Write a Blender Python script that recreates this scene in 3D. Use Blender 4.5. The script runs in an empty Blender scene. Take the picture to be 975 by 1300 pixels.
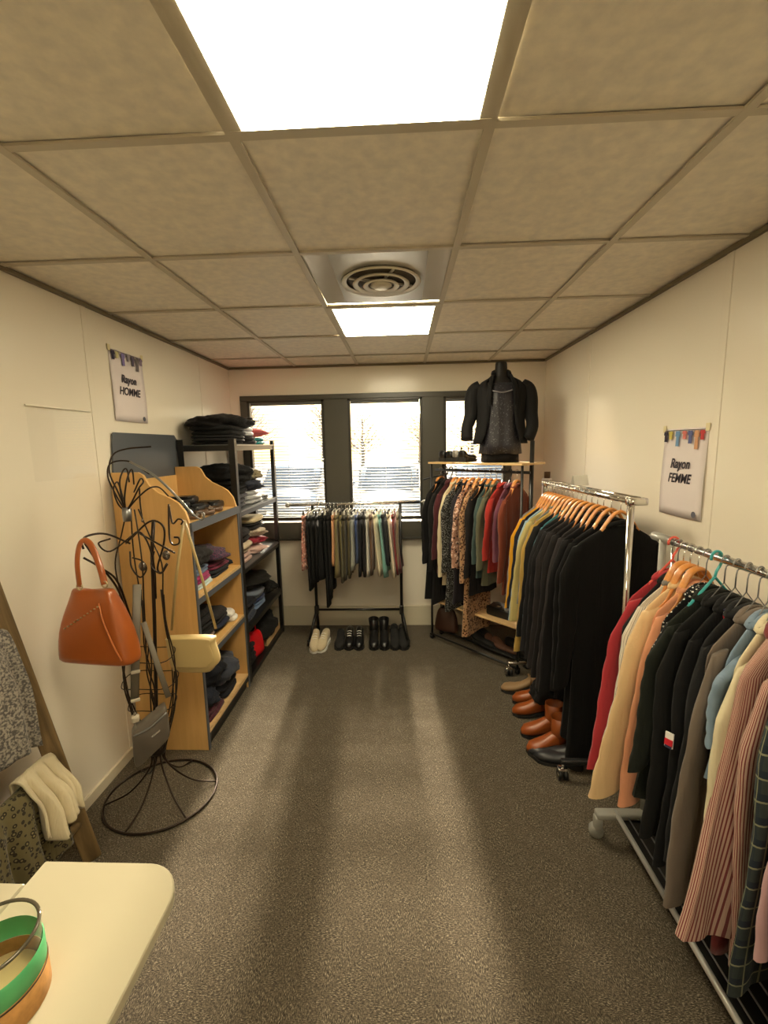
import bpy, bmesh, math, random
from mathutils import Vector, Matrix, noise
random.seed(7)
PI = math.pi
SC = bpy.context.scene
COL = SC.collection

# ------------------------------------------------------------------ camera
F_PX, PITCH, YAW, ROLL, CAM_H = 563.06, .1471, -.0421, -.0204, 1.603
_cy, _sy = math.cos(YAW), math.sin(YAW)
_F = Vector((_sy*math.cos(PITCH), _cy*math.cos(PITCH), -math.sin(PITCH)))
_R = Vector((_cy, -_sy, 0)); _U = _R.cross(_F)
_R2 = math.cos(ROLL)*_R + math.sin(ROLL)*_U
_U2 = -math.sin(ROLL)*_R + math.cos(ROLL)*_U
cam_d = bpy.data.cameras.new('camera'); cam = bpy.data.objects.new('camera', cam_d); COL.objects.link(cam)
cam_d.sensor_fit = 'VERTICAL'; cam_d.sensor_height = 36; cam_d.sensor_width = 27
cam_d.lens = F_PX/1300*36; cam_d.clip_start = .02
cam.matrix_world = Matrix(((_R2.x, _U2.x, -_F.x, 0), (_R2.y, _U2.y, -_F.y, 0), (_R2.z, _U2.z, -_F.z, CAM_H), (0, 0, 0, 1)))
SC.camera = cam

# ------------------------------------------------------------------ view, sky, sun
SC.view_settings.view_transform = 'Standard'; SC.view_settings.look = 'None'
SC.view_settings.exposure = 0.15; SC.view_settings.gamma = 1; SC.view_settings.use_curve_mapping = False
PANEL_STRENGTH = 21.5
SKY_STRENGTH = .17
world = bpy.data.worlds.new('sky'); SC.world = world; world.use_nodes = True
wn = world.node_tree.nodes; wl = world.node_tree.links
bg = wn['Background']; sky = wn.new('ShaderNodeTexSky'); sky.sky_type = 'NISHITA'
sky.sun_elevation = math.radians(9); sky.sun_rotation = math.radians(-2); sky.sun_disc = False
sky.air_density = 1.0; sky.dust_density = 1.5; sky.ozone_density = 1.5
wl.new(sky.outputs[0], bg.inputs[0]); bg.inputs[1].default_value = SKY_STRENGTH
# low evening sun straight outside; steeper ones are added lamps imitating slat scatter
AZ = math.radians(-3.2)
for elev, power in ((5, 3), (12, 3.5), (18, 4), (24, 4), (30, 4.5), (36, 5), (42, 6), (48, 8), (53, 12)):
    sun_d = bpy.data.lights.new('sun', 'SUN'); sun_d.energy = power; sun_d.angle = math.radians(2.6); sun_d.color = (1, .84, .60)
    sun = bpy.data.objects.new('sun', sun_d); COL.objects.link(sun); sun.location = (0, 20, 4)
    e = math.radians(elev); d_ = Vector((math.sin(AZ)*math.cos(e), math.cos(AZ)*math.cos(e), math.sin(e)))
    sun.rotation_euler = d_.to_track_quat('Z', 'Y').to_euler()

def at(u, v, y):
    """world point at depth y seen at photograph pixel (u, v)"""
    d = _F + (u-487.5)/F_PX*_R2 - (v-650)/F_PX*_U2
    return Vector((0, 0, CAM_H)) + d*(y/d.y)

# ------------------------------------------------------------------ materials
def lin(c):
    c = c/255
    return c/12.92 if c <= .04045 else ((c+.055)/1.055)**2.4
def rgb(c): return (lin(c[0]), lin(c[1]), lin(c[2]), 1)
_mats = {}
def nm(name):
    m = bpy.data.materials.new(name); m.use_nodes = True
    nt = m.node_tree
    return m, nt, nt.nodes['Principled BSDF']
def mix(nt, fac, a, b):
    n = nt.nodes.new('ShaderNodeMix'); n.data_type = 'RGBA'
    for s, v in ((0, fac), (6, a), (7, b)):
        if isinstance(v, (tuple, float, int)): n.inputs[s].default_value = v
        else: nt.links.new(v, n.inputs[s])
    return n.outputs[2]
def coords(nt, scale=(1, 1, 1), rot=(0, 0, 0)):
    t = nt.nodes.new('ShaderNodeTexCoord'); m = nt.nodes.new('ShaderNodeMapping')
    m.inputs['Scale'].default_value = scale; m.inputs['Rotation'].default_value = rot
    nt.links.new(t.outputs['Object'], m.inputs[0]); return m.outputs[0]
def tex_noise(nt, vec, scale, detail=2, rough=.5, dist=0):
    n = nt.nodes.new('ShaderNodeTexNoise'); nt.links.new(vec, n.inputs['Vector'])
    n.inputs['Scale'].default_value = scale; n.inputs['Detail'].default_value = detail
    n.inputs['Roughness'].default_value = rough; n.inputs['Distortion'].default_value = dist
    return n.outputs[0]
def ramp(nt, v, stops, const=False):
    r = nt.nodes.new('ShaderNodeValToRGB'); nt.links.new(v, r.inputs[0])
    if const: r.color_ramp.interpolation = 'CONSTANT'
    e = r.color_ramp.elements
    while len(e) < len(stops): e.new(.5)
    for i, (p, c) in enumerate(stops):
        e[i].position = p; e[i].color = c if len(c) == 4 else (*c, 1)
    return r.outputs[0]
def bump(nt, b, h, strength=.2, dist=.002):
    n = nt.nodes.new('ShaderNodeBump'); n.inputs['Strength'].default_value = strength; n.inputs['Distance'].default_value = dist
    nt.links.new(h, n.inputs['Height']); nt.links.new(n.outputs[0], b.inputs['Normal'])
def math_n(nt, op, a, b=None):
    n = nt.nodes.new('ShaderNodeMath'); n.operation = op
    for i, v in enumerate((a, b)):
        if v is None: continue
        if isinstance(v, (int, float)): n.inputs[i].default_value = v
        else: nt.links.new(v, n.inputs[i])
    return n.outputs[0]
def sepx(nt, vec):
    s = nt.nodes.new('ShaderNodeSeparateXYZ'); nt.links.new(vec, s.inputs[0]); return s.outputs
W4 = (1, 1, 1, 1); K4 = (0, 0, 0, 1)

def plain(name, c, rough=.5, metal=0, spec=.5, vary=.06, nscale=6, bumps=0, bscale=200, coat=0):
    if name in _mats: return _mats[name]
    m, nt, b = nm(name); b.inputs['Roughness'].default_value = rough; b.inputs['Metallic'].default_value = metal
    b.inputs['Specular IOR Level'].default_value = spec; b.inputs['Coat Weight'].default_value = coat
    v = coords(nt); n = tex_noise(nt, v, nscale, 3)
    base = rgb(c); dk = tuple(x*(1-vary*2) for x in base[:3])+(1,)
    nt.links.new(mix(nt, n, dk, base), b.inputs['Base Color'])
    if bumps: bump(nt, b, tex_noise(nt, v, bscale, 2), bumps)
    _mats[name] = m; return m

def fabric(c, pat=None, c2=(240, 235, 225), c3=(120, 120, 120), rough=.85, sheen=.15, weave=900):
    key = ('f', c, pat, c2, c3, rough)
    if key in _mats: return _mats[key]
    m, nt, b = nm('fabric'); b.inputs['Roughness'].default_value = rough
    b.inputs['Specular IOR Level'].default_value = .25
    b.inputs['Sheen Weight'].default_value = sheen if max(c) > 60 else .03
    v = coords(nt); n = tex_noise(nt, v, 9, 3)
    A = rgb(c); B = rgb(c2); Cc = rgb(c3)
    col = mix(nt, n, tuple(x*.82 for x in A[:3])+(1,), A)
    if pat in ('stripe', 'pin', 'plaid'):
        uvn = nt.nodes.new('ShaderNodeUVMap'); uvn.uv_map = 'cloth'; so = sepx(nt, uvn.outputs[0]); o = [so[0], so[1], so[1]]
    else: o = sepx(nt, v)
    def stripe(axis, period, duty):
        s = math_n(nt, 'FRACT', math_n(nt, 'MULTIPLY', o[axis], 1/period)); return math_n(nt, 'LESS_THAN', s, duty)
    if pat == 'stripe':
        # vertical stripes that wrap round the body: use x and y together
        s = math_n(nt, 'FRACT', math_n(nt, 'MULTIPLY', o[0], 1/.0098))
        col = mix(nt, math_n(nt, 'LESS_THAN', s, .42), col, B)
    elif pat == 'pin':
        s = math_n(nt, 'FRACT', math_n(nt, 'MULTIPLY', o[0], 1/.012))
        col = mix(nt, math_n(nt, 'LESS_THAN', s, .2), col, B)
    elif pat == 'ends':      # wide horizontal bands
        col = mix(nt, stripe(2, .05, .3), col, B)
    elif pat == 'plaid':
        h = stripe(2, .055, .4); w_ = math_n(nt, 'LESS_THAN', math_n(nt, 'FRACT', math_n(nt, 'MULTIPLY', o[0], 1/.05)), .4)
        col = mix(nt, h, col, Cc); col = mix(nt, math_n(nt, 'MULTIPLY', w_, .6), col, Cc)
        h2 = stripe(2, .055, .08); w2 = math_n(nt, 'LESS_THAN', math_n(nt, 'FRACT', math_n(nt, 'MULTIPLY', o[0], 1/.05)), .09)
        col = mix(nt, math_n(nt, 'MAXIMUM', h2, w2), col, B)
    elif pat in ('dots', 'leopard', 'speckle', 'floral'):
        vo = nt.nodes.new('ShaderNodeTexVoronoi'); nt.links.new(v, vo.inputs['Vector'])
        vo.inputs['Scale'].default_value = {'dots': 85, 'leopard': 58, 'speckle': 130, 'floral': 42}[pat]
        vo.inputs['Randomness'].default_value = .25 if pat == 'dots' else 1
        d = vo.outputs['Distance']
        if pat == 'dots': col = mix(nt, math_n(nt, 'LESS_THAN', d, .3), col, B)
        elif pat == 'leopard':
            ring = math_n(nt, 'LESS_THAN', d, .42); inner = math_n(nt, 'LESS_THAN', d, .2)
            col = mix(nt, ring, col, B); col = mix(nt, inner, col, Cc)
        elif pat == 'speckle': col = mix(nt, math_n(nt, 'LESS_THAN', d, .33), col, B)
        else:
            col = mix(nt, math_n(nt, 'LESS_THAN', d, .36), col, B)
            col = mix(nt, math_n(nt, 'GREATER_THAN', tex_noise(nt, v, 50, 1), .58), col, Cc)
    elif pat == 'marl':
        col = mix(nt, ramp(nt, tex_noise(nt, v, 130, 3), [(.42, (0, 0, 0)), (.58, (1, 1, 1))]), col, B)
    elif pat == 'sequin':
        vo = nt.nodes.new('ShaderNodeTexVoronoi'); nt.links.new(v, vo.inputs['Vector']); vo.inputs['Scale'].default_value = 160
        col = mix(nt, math_n(nt, 'GREATER_THAN', sepx(nt, vo.outputs['Color'])[0], .93), col, B)
        b.inputs['Specular IOR Level'].default_value = .4; b.inputs['Roughness'].default_value = .4
    nt.links.new(col, b.inputs['Base Color'])
    w = tex_noise(nt, v, 260 if pat != 'knit' else 70, 2)
    vf = coords(nt, (26, 26, 4)); wf = tex_noise(nt, vf, 1.0, 3, .55, .8)
    b1 = nt.nodes.new('ShaderNodeBump'); b1.inputs['Strength'].default_value = .55; b1.inputs['Distance'].default_value = .012
    nt.links.new(wf, b1.inputs['Height'])
    b2 = nt.nodes.new('ShaderNodeBump'); b2.inputs['Strength'].default_value = .35 if pat in ('knit', 'marl') else .15; b2.inputs['Distance'].default_value = .002
    nt.links.new(w, b2.inputs['Height']); nt.links.new(b1.outputs[0], b2.inputs['Normal']); nt.links.new(b2.outputs[0], b.inputs['Normal'])
    _mats[key] = m; return m

def make_wall_mat():
    m, nt, b = nm('laminated_wall'); v = coords(nt)
    nt.links.new(mix(nt, tex_noise(nt, v, 1.3, 3), rgb((238, 228, 208)), rgb((232, 225, 212))), b.inputs['Base Color'])
    b.inputs['Roughness'].default_value = .2; b.inputs['Specular IOR Level'].default_value = .32
    bump(nt, b, tex_noise(nt, v, 2.2, 2), .12, .01)
    return m
WALL = make_wall_mat()
def make_ceiling_mat():
    m, nt, b = nm('ceiling_tile'); v = coords(nt)
    c = mix(nt, tex_noise(nt, v, 2.5, 4), rgb((242, 232, 212)), rgb((246, 237, 219)))
    c = mix(nt, ramp(nt, tex_noise(nt, v, 30, 3), [(.3, (0, 0, 0)), (.7, (1, 1, 1))]), tuple(x*.99 for x in rgb((226, 218, 204))[:3])+(1,), c)
    nt.links.new(c, b.inputs['Base Color']); b.inputs['Roughness'].default_value = .6
    bump(nt, b, tex_noise(nt, v, 160, 3), .05, .001)
    return m
TILE = make_ceiling_mat()
def make_carpet():
    m, nt, b = nm('carpet'); 
    v1 = coords(nt, (1, .3, 1), (0, 0, .25)); v2 = coords(nt, (.3, 1, 1), (0, 0, .1)); v0 = coords(nt)
    a = tex_noise(nt, v1, 400, 4, .7, .3); c = tex_noise(nt, v2, 400, 4, .7, .3)
    sel = ramp(nt, tex_noise(nt, v0, 9, 3), [(.44, (0, 0, 0)), (.56, (1, 1, 1))])
    x = mix(nt, sel, a, c)
    col = ramp(nt, x, [(.37, rgb((38, 33, 28))), (.48, rgb((74, 66, 55))), (.56, rgb((106, 96, 80))), (.70, rgb((178, 166, 142)))])
    big = tex_noise(nt, v0, 1.2, 2)
    col2 = nt.nodes.new('ShaderNodeHueSaturation'); nt.links.new(col, col2.inputs['Color'])
    nt.links.new(math_n(nt, 'ADD', math_n(nt, 'MULTIPLY', big, .3), .85), col2.inputs['Value'])
    nt.links.new(col2.outputs[0], b.inputs['Base Color'])
    b.inputs['Roughness'].default_value = .9; b.inputs['Sheen Weight'].default_value = .25; b.inputs['Sheen Roughness'].default_value = .4
    b.inputs['Specular IOR Level'].default_value = .15
    bump(nt, b, x, .5, .004)
    return m
CARPET = make_carpet()
def make_wood(name, c1, c2, scale=(1, 1, .08), rough=.45):
    m, nt, b = nm(name); v = coords(nt, scale)
    n = tex_noise(nt, v, 30, 4, .6, .6)
    nt.links.new(mix(nt, ramp(nt, n, [(.35, (0, 0, 0)), (.65, (1, 1, 1))]), rgb(c1), rgb(c2)), b.inputs['Base Color'])
    b.inputs['Roughness'].default_value = rough; return m
BEECH = make_wood('beech_laminate', (206, 162, 98), (216, 172, 108))
HANGWOOD = make_wood('hanger_wood', (196, 124, 56), (218, 150, 80), (.2, 1, 1), .35)
OLDWOOD = make_wood('old_wood', (92, 74, 48), (132, 108, 72))
SHELFWOOD = make_wood('pale_wood', (206, 170, 118), (220, 186, 136), (.1, 1, 1))
FRAME = plain('olive_grey_frame', (72, 70, 62), .35)
FRAME2 = plain('dark_frame', (44, 42, 37), .35)
CHROME = plain('chrome', (225, 224, 220), .14, 1, vary=.02)
STEEL = plain('steel', (150, 150, 150), .38, .85, vary=.05)
BLACKM = plain('black_metal', (22, 21, 20), .35)
GREYM = plain('grey_metal', (92, 96, 102), .38, .2)
GREYEDGE = plain('grey_vinyl_edge', (84, 88, 96), .5)
WIRE = plain('bronze_wire', (52, 40, 32), .35, .6)
GREYP = plain('grey_plastic', (150, 148, 140), .45)
WHITEP = plain('white_plastic', (232, 230, 222), .4)
BLACKP = plain('black_plastic', (18, 18, 18), .4)
TABLE = plain('table_laminate', (184, 176, 150), .35, vary=.02)
PAPER = plain('paper', (226, 216, 216), .6, vary=.02)
BASEB = plain('skirting', (214, 205, 182), .4, vary=.02)
TEE = plain('tee_bar', (200, 190, 170), .5, vary=.03)
BLIND = plain('blind_slat', (98, 100, 100), .5, vary=.02)
ASPHALT = plain('asphalt', (78, 78, 78), .9, vary=.2)
INK = plain('ink', (52, 44, 58), .7)
RUBBER = plain('rubber', (30, 29, 28), .7)

def make_glass(name, tint=(1, 1, 1, 1), ior=1.45, gl=1.0):
    m, nt, b = nm(name); nt.nodes.remove(b); out = [n for n in nt.nodes if n.type == 'OUTPUT_MATERIAL'][0]
    t = nt.nodes.new('ShaderNodeBsdfTransparent'); t.inputs[0].default_value = tint
    g = nt.nodes.new('ShaderNodeBsdfGlossy'); g.inputs['Roughness'].default_value = .02
    lw = nt.nodes.new('ShaderNodeLayerWeight'); lw.inputs[0].default_value = .5
    fr = nt.nodes.new('ShaderNodeMath'); fr.operation = 'MULTIPLY_ADD'
    pw = nt.nodes.new('ShaderNodeMath'); pw.operation = 'POWER'; pw.inputs[1].default_value = 5
    nt.links.new(lw.outputs['Facing'], pw.inputs[0]); nt.links.new(pw.outputs[0], fr.inputs[0]); fr.inputs[1].default_value = .9; fr.inputs[2].default_value = .04*gl
    mx = nt.nodes.new('ShaderNodeMixShader')
    nt.links.new(fr.outputs[0], mx.inputs[0]); nt.links.new(t.outputs[0], mx.inputs[1]); nt.links.new(g.outputs[0], mx.inputs[2])
    nt.links.new(mx.outputs[0], out.inputs[0]); return m
GLASS = make_glass('window_glass', (.93, .95, .98, 1))
def glare_veil(m, f):     # window glare put into the glass as a pale bluish translucent veil
    nt = m.node_tree; out = [n for n in nt.nodes if n.type == 'OUTPUT_MATERIAL'][0]; old = out.inputs[0].links[0].from_socket
    tr_ = nt.nodes.new('ShaderNodeBsdfTranslucent'); tr_.inputs[0].default_value = (.80, .88, 1, 1)
    mx = nt.nodes.new('ShaderNodeMixShader'); mx.inputs[0].default_value = f
    nt.links.new(old, mx.inputs[1]); nt.links.new(tr_.outputs[0], mx.inputs[2]); nt.links.new(mx.outputs[0], out.inputs[0])
glare_veil(GLASS, .022)
JARGLASS = make_glass('jar_glass', (.93, .96, .93, 1), 1.5)
def emit(name, c, s):
    m, nt, b = nm(name); b.inputs['Emission Color'].default_value = (*c, 1); b.inputs['Emission Strength'].default_value = s
    b.inputs['Base Color'].default_value = (.9, .9, .85, 1); return m
PANEL = emit('lit_diffuser', (1, .88, .61), PANEL_STRENGTH)
PANEL_FAR = emit('lit_diffuser_far', (1, .88, .61), PANEL_STRENGTH*1.35)

# ------------------------------------------------------------------ mesh builder
class MB:
    def __init__(s): s.bm = bmesh.new()
    def box(s, c, d, rz=0, ry=0, rx=0, bevel=0):
        r = bmesh.ops.create_cube(s.bm, size=1)
        M = Matrix.Translation(c) @ Matrix.Rotation(rz, 4, 'Z') @ Matrix.Rotation(ry, 4, 'Y') @ Matrix.Rotation(rx, 4, 'X') @ Matrix.Diagonal((*d, 1))
        bmesh.ops.transform(s.bm, matrix=M, verts=r['verts'])
        if bevel:
            es = list({e for v in r['verts'] for e in v.link_edges})
            bmesh.ops.bevel(s.bm, geom=es, offset=bevel, segments=2, affect='EDGES', profile=.5)
        return s
    def ring(s, pts): return [s.bm.verts.new(p) for p in pts]
    def skin(s, rings, close=True, cap0=True, cap1=True):
        n = len(rings[0])
        for a, b in zip(rings, rings[1:]):
            for i in range(n if close else n-1):
                j = (i+1) % n
                s.bm.faces.new((a[i], a[j], b[j], b[i]))
        if cap0 and close: s.bm.faces.new(list(reversed(rings[0])))
        if cap1 and close: s.bm.faces.new(rings[-1])
        return s
    def tube(s, pts, r, seg=8, cyclic=False, flat=1.0, cap=True):
        pts = [Vector(p) for p in pts]; n = len(pts)
        rs = r if isinstance(r, (list, tuple)) else [r]*n
        t0 = (pts[1]-pts[0]).normalized()
        up = Vector((0, 0, 1)) if abs(t0.z) < .9 else Vector((1, 0, 0))
        nx = t0.cross(up).normalized(); rings = []
        for i, p in enumerate(pts):
            if cyclic: t = (pts[(i+1) % n]-pts[i-1])
            else: t = pts[min(i+1, n-1)]-pts[max(i-1, 0)]
            if t.length < 1e-9: t = t0
            t.normalize(); nx = (nx - t*nx.dot(t))
            if nx.length < 1e-6: nx = t.orthogonal()
            nx.normalize(); ny = t.cross(nx)
            rings.append(s.ring([p + nx*math.cos(2*PI*k/seg)*rs[i] + ny*math.sin(2*PI*k/seg)*rs[i]*flat for k in range(seg)]))
        if cyclic: rings.append(rings[0]); s.skin(rings, cap0=False, cap1=False)
        else: s.skin(rings, cap0=cap, cap1=cap)
        return s
    def lathe(s, prof, c=(0, 0, 0), seg=24, cap0=True, cap1=True):
        rings = [s.ring([(c[0]+r*math.cos(2*PI*k/seg), c[1]+r*math.sin(2*PI*k/seg), c[2]+z) for k in range(seg)]) for r, z in prof]
        return s.skin(rings, cap0=cap0, cap1=cap1)
    def loft(s, rings, cap0=True, cap1=True): return s.skin([s.ring(r) for r in rings], cap0=cap0, cap1=cap1)
    def grid(s, fn, nu, nv):
        g = [[s.bm.verts.new(fn(i/nu, j/nv)) for i in range(nu+1)] for j in range(nv+1)]
        for j in range(nv):
            for i in range(nu): s.bm.faces.new((g[j][i], g[j][i+1], g[j+1][i+1], g[j+1][i]))
        return s
    def prism(s, poly, axis, a, b):
        """poly: 2D outline; axis 0/1/2 = extrusion axis from a to b"""
        def P(p, h):
            if axis == 0: return (h, p[0], p[1])
            if axis == 1: return (p[0], h, p[1])
            return (p[0], p[1], h)
        return s.skin([s.ring([P(p, a) for p in poly]), s.ring([P(p, b) for p in poly])])
    def build(s, name, mat, parent=None, smooth=False, sub=0, solid=0, matrix=None):
        if matrix: s.bm.transform(matrix)
        bmesh.ops.recalc_face_normals(s.bm, faces=s.bm.faces)
        me = bpy.data.meshes.new(name); s.bm.to_mesh(me); s.bm.free()
        o = bpy.data.objects.new(name, me); COL.objects.link(o); me.materials.append(mat)
        if smooth: me.polygons.foreach_set('use_smooth', [True]*len(me.polygons))
        if parent: o.parent = parent
        if solid:
            q = o.modifiers.new('s', 'SOLIDIFY'); q.thickness = solid; q.offset = 0
        if sub:
            q = o.modifiers.new('u', 'SUBSURF'); q.levels = sub; q.render_levels = sub
        return o
def empty(name, loc=(0, 0, 0), rz=0, label=None, cat=None, group=None, rx=0, ry=0):
    o = bpy.data.objects.new(name, None); COL.objects.link(o); o.location = loc; o.rotation_euler = (rx, ry, rz); o.empty_display_size = .05
    tag(o, label, cat, group); return o
def tag(o, label=None, cat=None, group=None, kind=None):
    if label: o['label'] = label
    if cat: o['category'] = cat
    if group: o['group'] = group
    if kind: o['kind'] = kind
    return o
def copy_tree(o, parent=None):
    c = o.copy(); COL.objects.link(c); c.parent = parent
    for ch in [x for x in COL.objects if x.parent == o]: copy_tree(ch, c)
    return c
def share(o, name, loc, parent):
    c = o.copy(); c.name = name; COL.objects.link(c); c.location = loc; c.parent = parent; return c
def spline(ctrl, n=8, cyclic=False):
    """Catmull-Rom through control points"""
    P = [Vector(p) for p in ctrl]; out = []; N = len(P)
    segs = N if cyclic else N-1
    for i in range(segs):
        p0 = P[(i-1) % N] if (cyclic or i > 0) else P[0]*2-P[1]
        p1 = P[i]; p2 = P[(i+1) % N]
        p3 = P[(i+2) % N] if (cyclic or i+2 < N) else P[-1]*2-P[-2]
        for k in range(n):
            t = k/n
            out.append(.5*((2*p1)+(-p0+p2)*t+(2*p0-5*p1+4*p2-p3)*t*t+(-p0+3*p1-3*p2+p3)*t**3))
    if not cyclic: out.append(P[-1])
    return out

# ------------------------------------------------------------------ the room
XL, XR, YB, YF, H = -1.458, 1.197, 3.838, -2.6, 2.284
floor = MB().box(((XL+XR)/2, (YB+YF)/2, -.05), (XR-XL+.3, YB-YF+.3, .1)).build('floor', CARPET); tag(floor, kind='structure')

ceil = MB().box(((XL+XR)/2, (YB+YF)/2, H+.09), (XR-XL+.3, YB-YF+.3, .1)).build('ceiling', WHITEP); tag(ceil, kind='structure')
cx = [XL, -.889, -.361, .1997, .7324, XR]
cyv = [YB, 3.473, 2.873, 2.273, 1.673, 1.073, .473, -.127, -.727, -1.327, -1.927, -2.527, YF]
lights = [(1.073, .473), (2.873, 2.273), (-.727, -1.327)]
for j in range(len(cyv)-1):
    for i in range(5):
        y1, y0 = cyv[j], cyv[j+1]
        if i == 2 and any(abs(a-y1) < .01 for a, b in lights): continue
        if i == 2 and abs(y1-2.273) < .01: continue
        if y1-y0 < .1: continue
        g = .006; zt = H+.004+random.uniform(0, .0025)
        MB().box(((cx[i]+cx[i+1])/2, (y0+y1)/2, zt+.008), (cx[i+1]-cx[i]-2*g, y1-y0-2*g, .016), rx=random.uniform(-.002, .002), bevel=.002).build('ceiling_tile', TILE, ceil)
for x in cx[1:-1]: MB().box((x, (YB+YF)/2, H-.001), (.024, YB-YF, .006)).build('tee_bar', TEE, ceil)
for y in cyv[1:-1]: MB().box(((XL+XR)/2, y, H-.0005), (XR-XL, .022, .006)).build('tee_bar', TEE, ceil)
for a, b_, c in (((XL+.008), (YB+YF)/2, 0), ((XR-.008), (YB+YF)/2, 0)):
    MB().box((a, b_, H-.008), (.016, YB-YF, .016)).build('edge_trim', plain('dark_trim', (120, 108, 84), .5), ceil)
MB().box(((XL+XR)/2, YB-.008, H-.008), (XR-XL, .016, .016)).build('edge_trim', plain('dark_trim', (120, 108, 84), .5), ceil)

def panel_wall(name, x, side, joints):
    w = MB().box((x+side*.055, (YB+YF)/2, H/2+.05), (.09, YB-YF+.2, H+.1)).build(name, WALL); tag(w, kind='structure')
    ys = [YF]+joints+[YB]
    for a, b_ in zip(ys, ys[1:]):
        MB().box((x+side*.006, (a+b_)/2, H/2), (.012, b_-a-.003, H), bevel=.001).build('wall_panel', WALL, w)
    for j in joints:
        MB().box((x-side*.001, j, H/2), (.004, .036, H), bevel=.001).build('joint_strip', WALL, w)
    bb = MB().box((x-side*.006, (YB+YF)/2, .026), (.014, YB-YF, .052), bevel=.002).build('baseboard_'+('left' if side < 0 else 'right'), BASEB)
    tag(bb, kind='structure')
    return w
panel_wall('wall_left', XL, -1, [-1.47, -.28, .91, 2.10, 3.29])
panel_wall('wall_right', XR, 1, [-1.825, -.635, .555, 1.765, 2.975])
wf = MB().box(((XL+XR)/2, YF-.05, H/2), (XR-XL+.2, .1, H+.1)).build('wall_front', WALL); tag(wf, kind='structure')
WX0, WX1, WZ0, WZ1 = -1.369, .93, .80, 2.047
wb = MB()
wb.box(((XL+WX0)/2-.05, YB+.05, H/2), (WX0-XL+.1, .1, H+.1)); wb.box(((XR+WX1)/2+.05, YB+.05, H/2), (XR-WX1+.1, .1, H+.1))
wb.box(((WX0+WX1)/2, YB+.05, WZ0/2), (WX1-WX0, .1, WZ0)); wb.box(((WX0+WX1)/2, YB+.05, (WZ1+H)/2+.02), (WX1-WX0, .1, H-WZ1+.04))
wb = wb.build('wall_back', WALL); tag(wb, kind='structure')
bb = MB().box(((XL+XR)/2, YB-.009, .09), (XR-XL, .018, .18), bevel=.002).build('baseboard_back', BASEB); tag(bb, kind='structure')

# window band: frame bars, mullions, panes, blinds
panes = [(-1.312, -.653), (-.452, .178), (.357, .88)]
PZ0, PZ1 = .975, 2.005
win = MB()
win.box(((WX0+WX1)/2, YB+.02, (WZ0+PZ0)/2-.01), (WX1-WX0, .10, PZ0-WZ0-.02), bevel=.004)
win.box(((WX0+WX1)/2, YB+.02, (WZ1+PZ1)/2), (WX1-WX0, .09, WZ1-PZ1), bevel=.004)
win = win.build('window_1', FRAME); tag(win, kind='structure')
xs = [WX0]+[v for p in panes for v in p]+[WX1]
for a, b_ in ((xs[0], xs[1]), (xs[2], xs[3]), (xs[4], xs[5]), (xs[6], xs[7])):
    MB().box(((a+b_)/2, YB+.022, (WZ0+WZ1)/2), (b_-a, .086, WZ1-WZ0-.01), bevel=.003).build('mullion', FRAME, win)
MB().box(((WX0+WX1)/2, YB-.03, WZ0+.006), (WX1-WX0+.03, .06, .014), bevel=.003).build('window_sill', FRAME2, win)
for n, (a, b_) in enumerate(panes):
    f = MB()
    f.box((a+.011, YB+.005, (PZ0+PZ1)/2), (.022, .05, PZ1-PZ0)); f.box((b_-.011, YB+.005, (PZ0+PZ1)/2), (.022, .05, PZ1-PZ0))
    f.box(((a+b_)/2, YB+.005, PZ0+.012), (b_-a, .05, .024)); f.box(((a+b_)/2, YB+.005, PZ1-.008), (b_-a, .05, .016))
    f = f.build('sash', FRAME2, win)
    MB().grid(lambda u, v: (a+.01+(b_-a-.02)*u, YB+.045, PZ0+.01+(PZ1-PZ0-.02)*v), 1, 1).build('pane', GLASS, f)
    bl = MB()
    bl.box(((a+b_)/2, YB+.012, PZ1-.028), (b_-a-.05, .022, .022)); bl.box(((a+b_)/2, YB+.012, PZ0+.035), (b_-a-.05, .018, .01))
    bl = bl.build('venetian_blind', BLIND, None)
    tag(bl, ['white venetian blind in the left window behind the metal shelf', 'white venetian blind in the middle window where the sun glows',
             'white venetian blind in the right window beside the mannequin'][n], 'blind', 'window blinds')
    sl = None; z = PZ0+.06
    while z < PZ1-.045:
        if sl is None:
            sl = MB().grid(lambda u, v: (((u-.5)*(b_-a-.055)), (v-.5)*.022, .0016*math.sin(PI*v)), 1, 3).build('slat', BLIND, bl, True, solid=.0007)
            sl.location = ((a+b_)/2, YB+.012, z); sl.rotation_euler = (.30, 0, 0)
        else:
            c = sl.copy(); COL.objects.link(c); c.location = ((a+b_)/2, YB+.012, z); c.parent = bl
        z += .0245
    for q in (.15, .5, .85):
        MB().tube([(a+(b_-a)*q, YB+.0, PZ0+.03), (a+(b_-a)*q, YB+.0, PZ1-.03)], .0012, 5).build('cord', WHITEP, bl)

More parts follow.
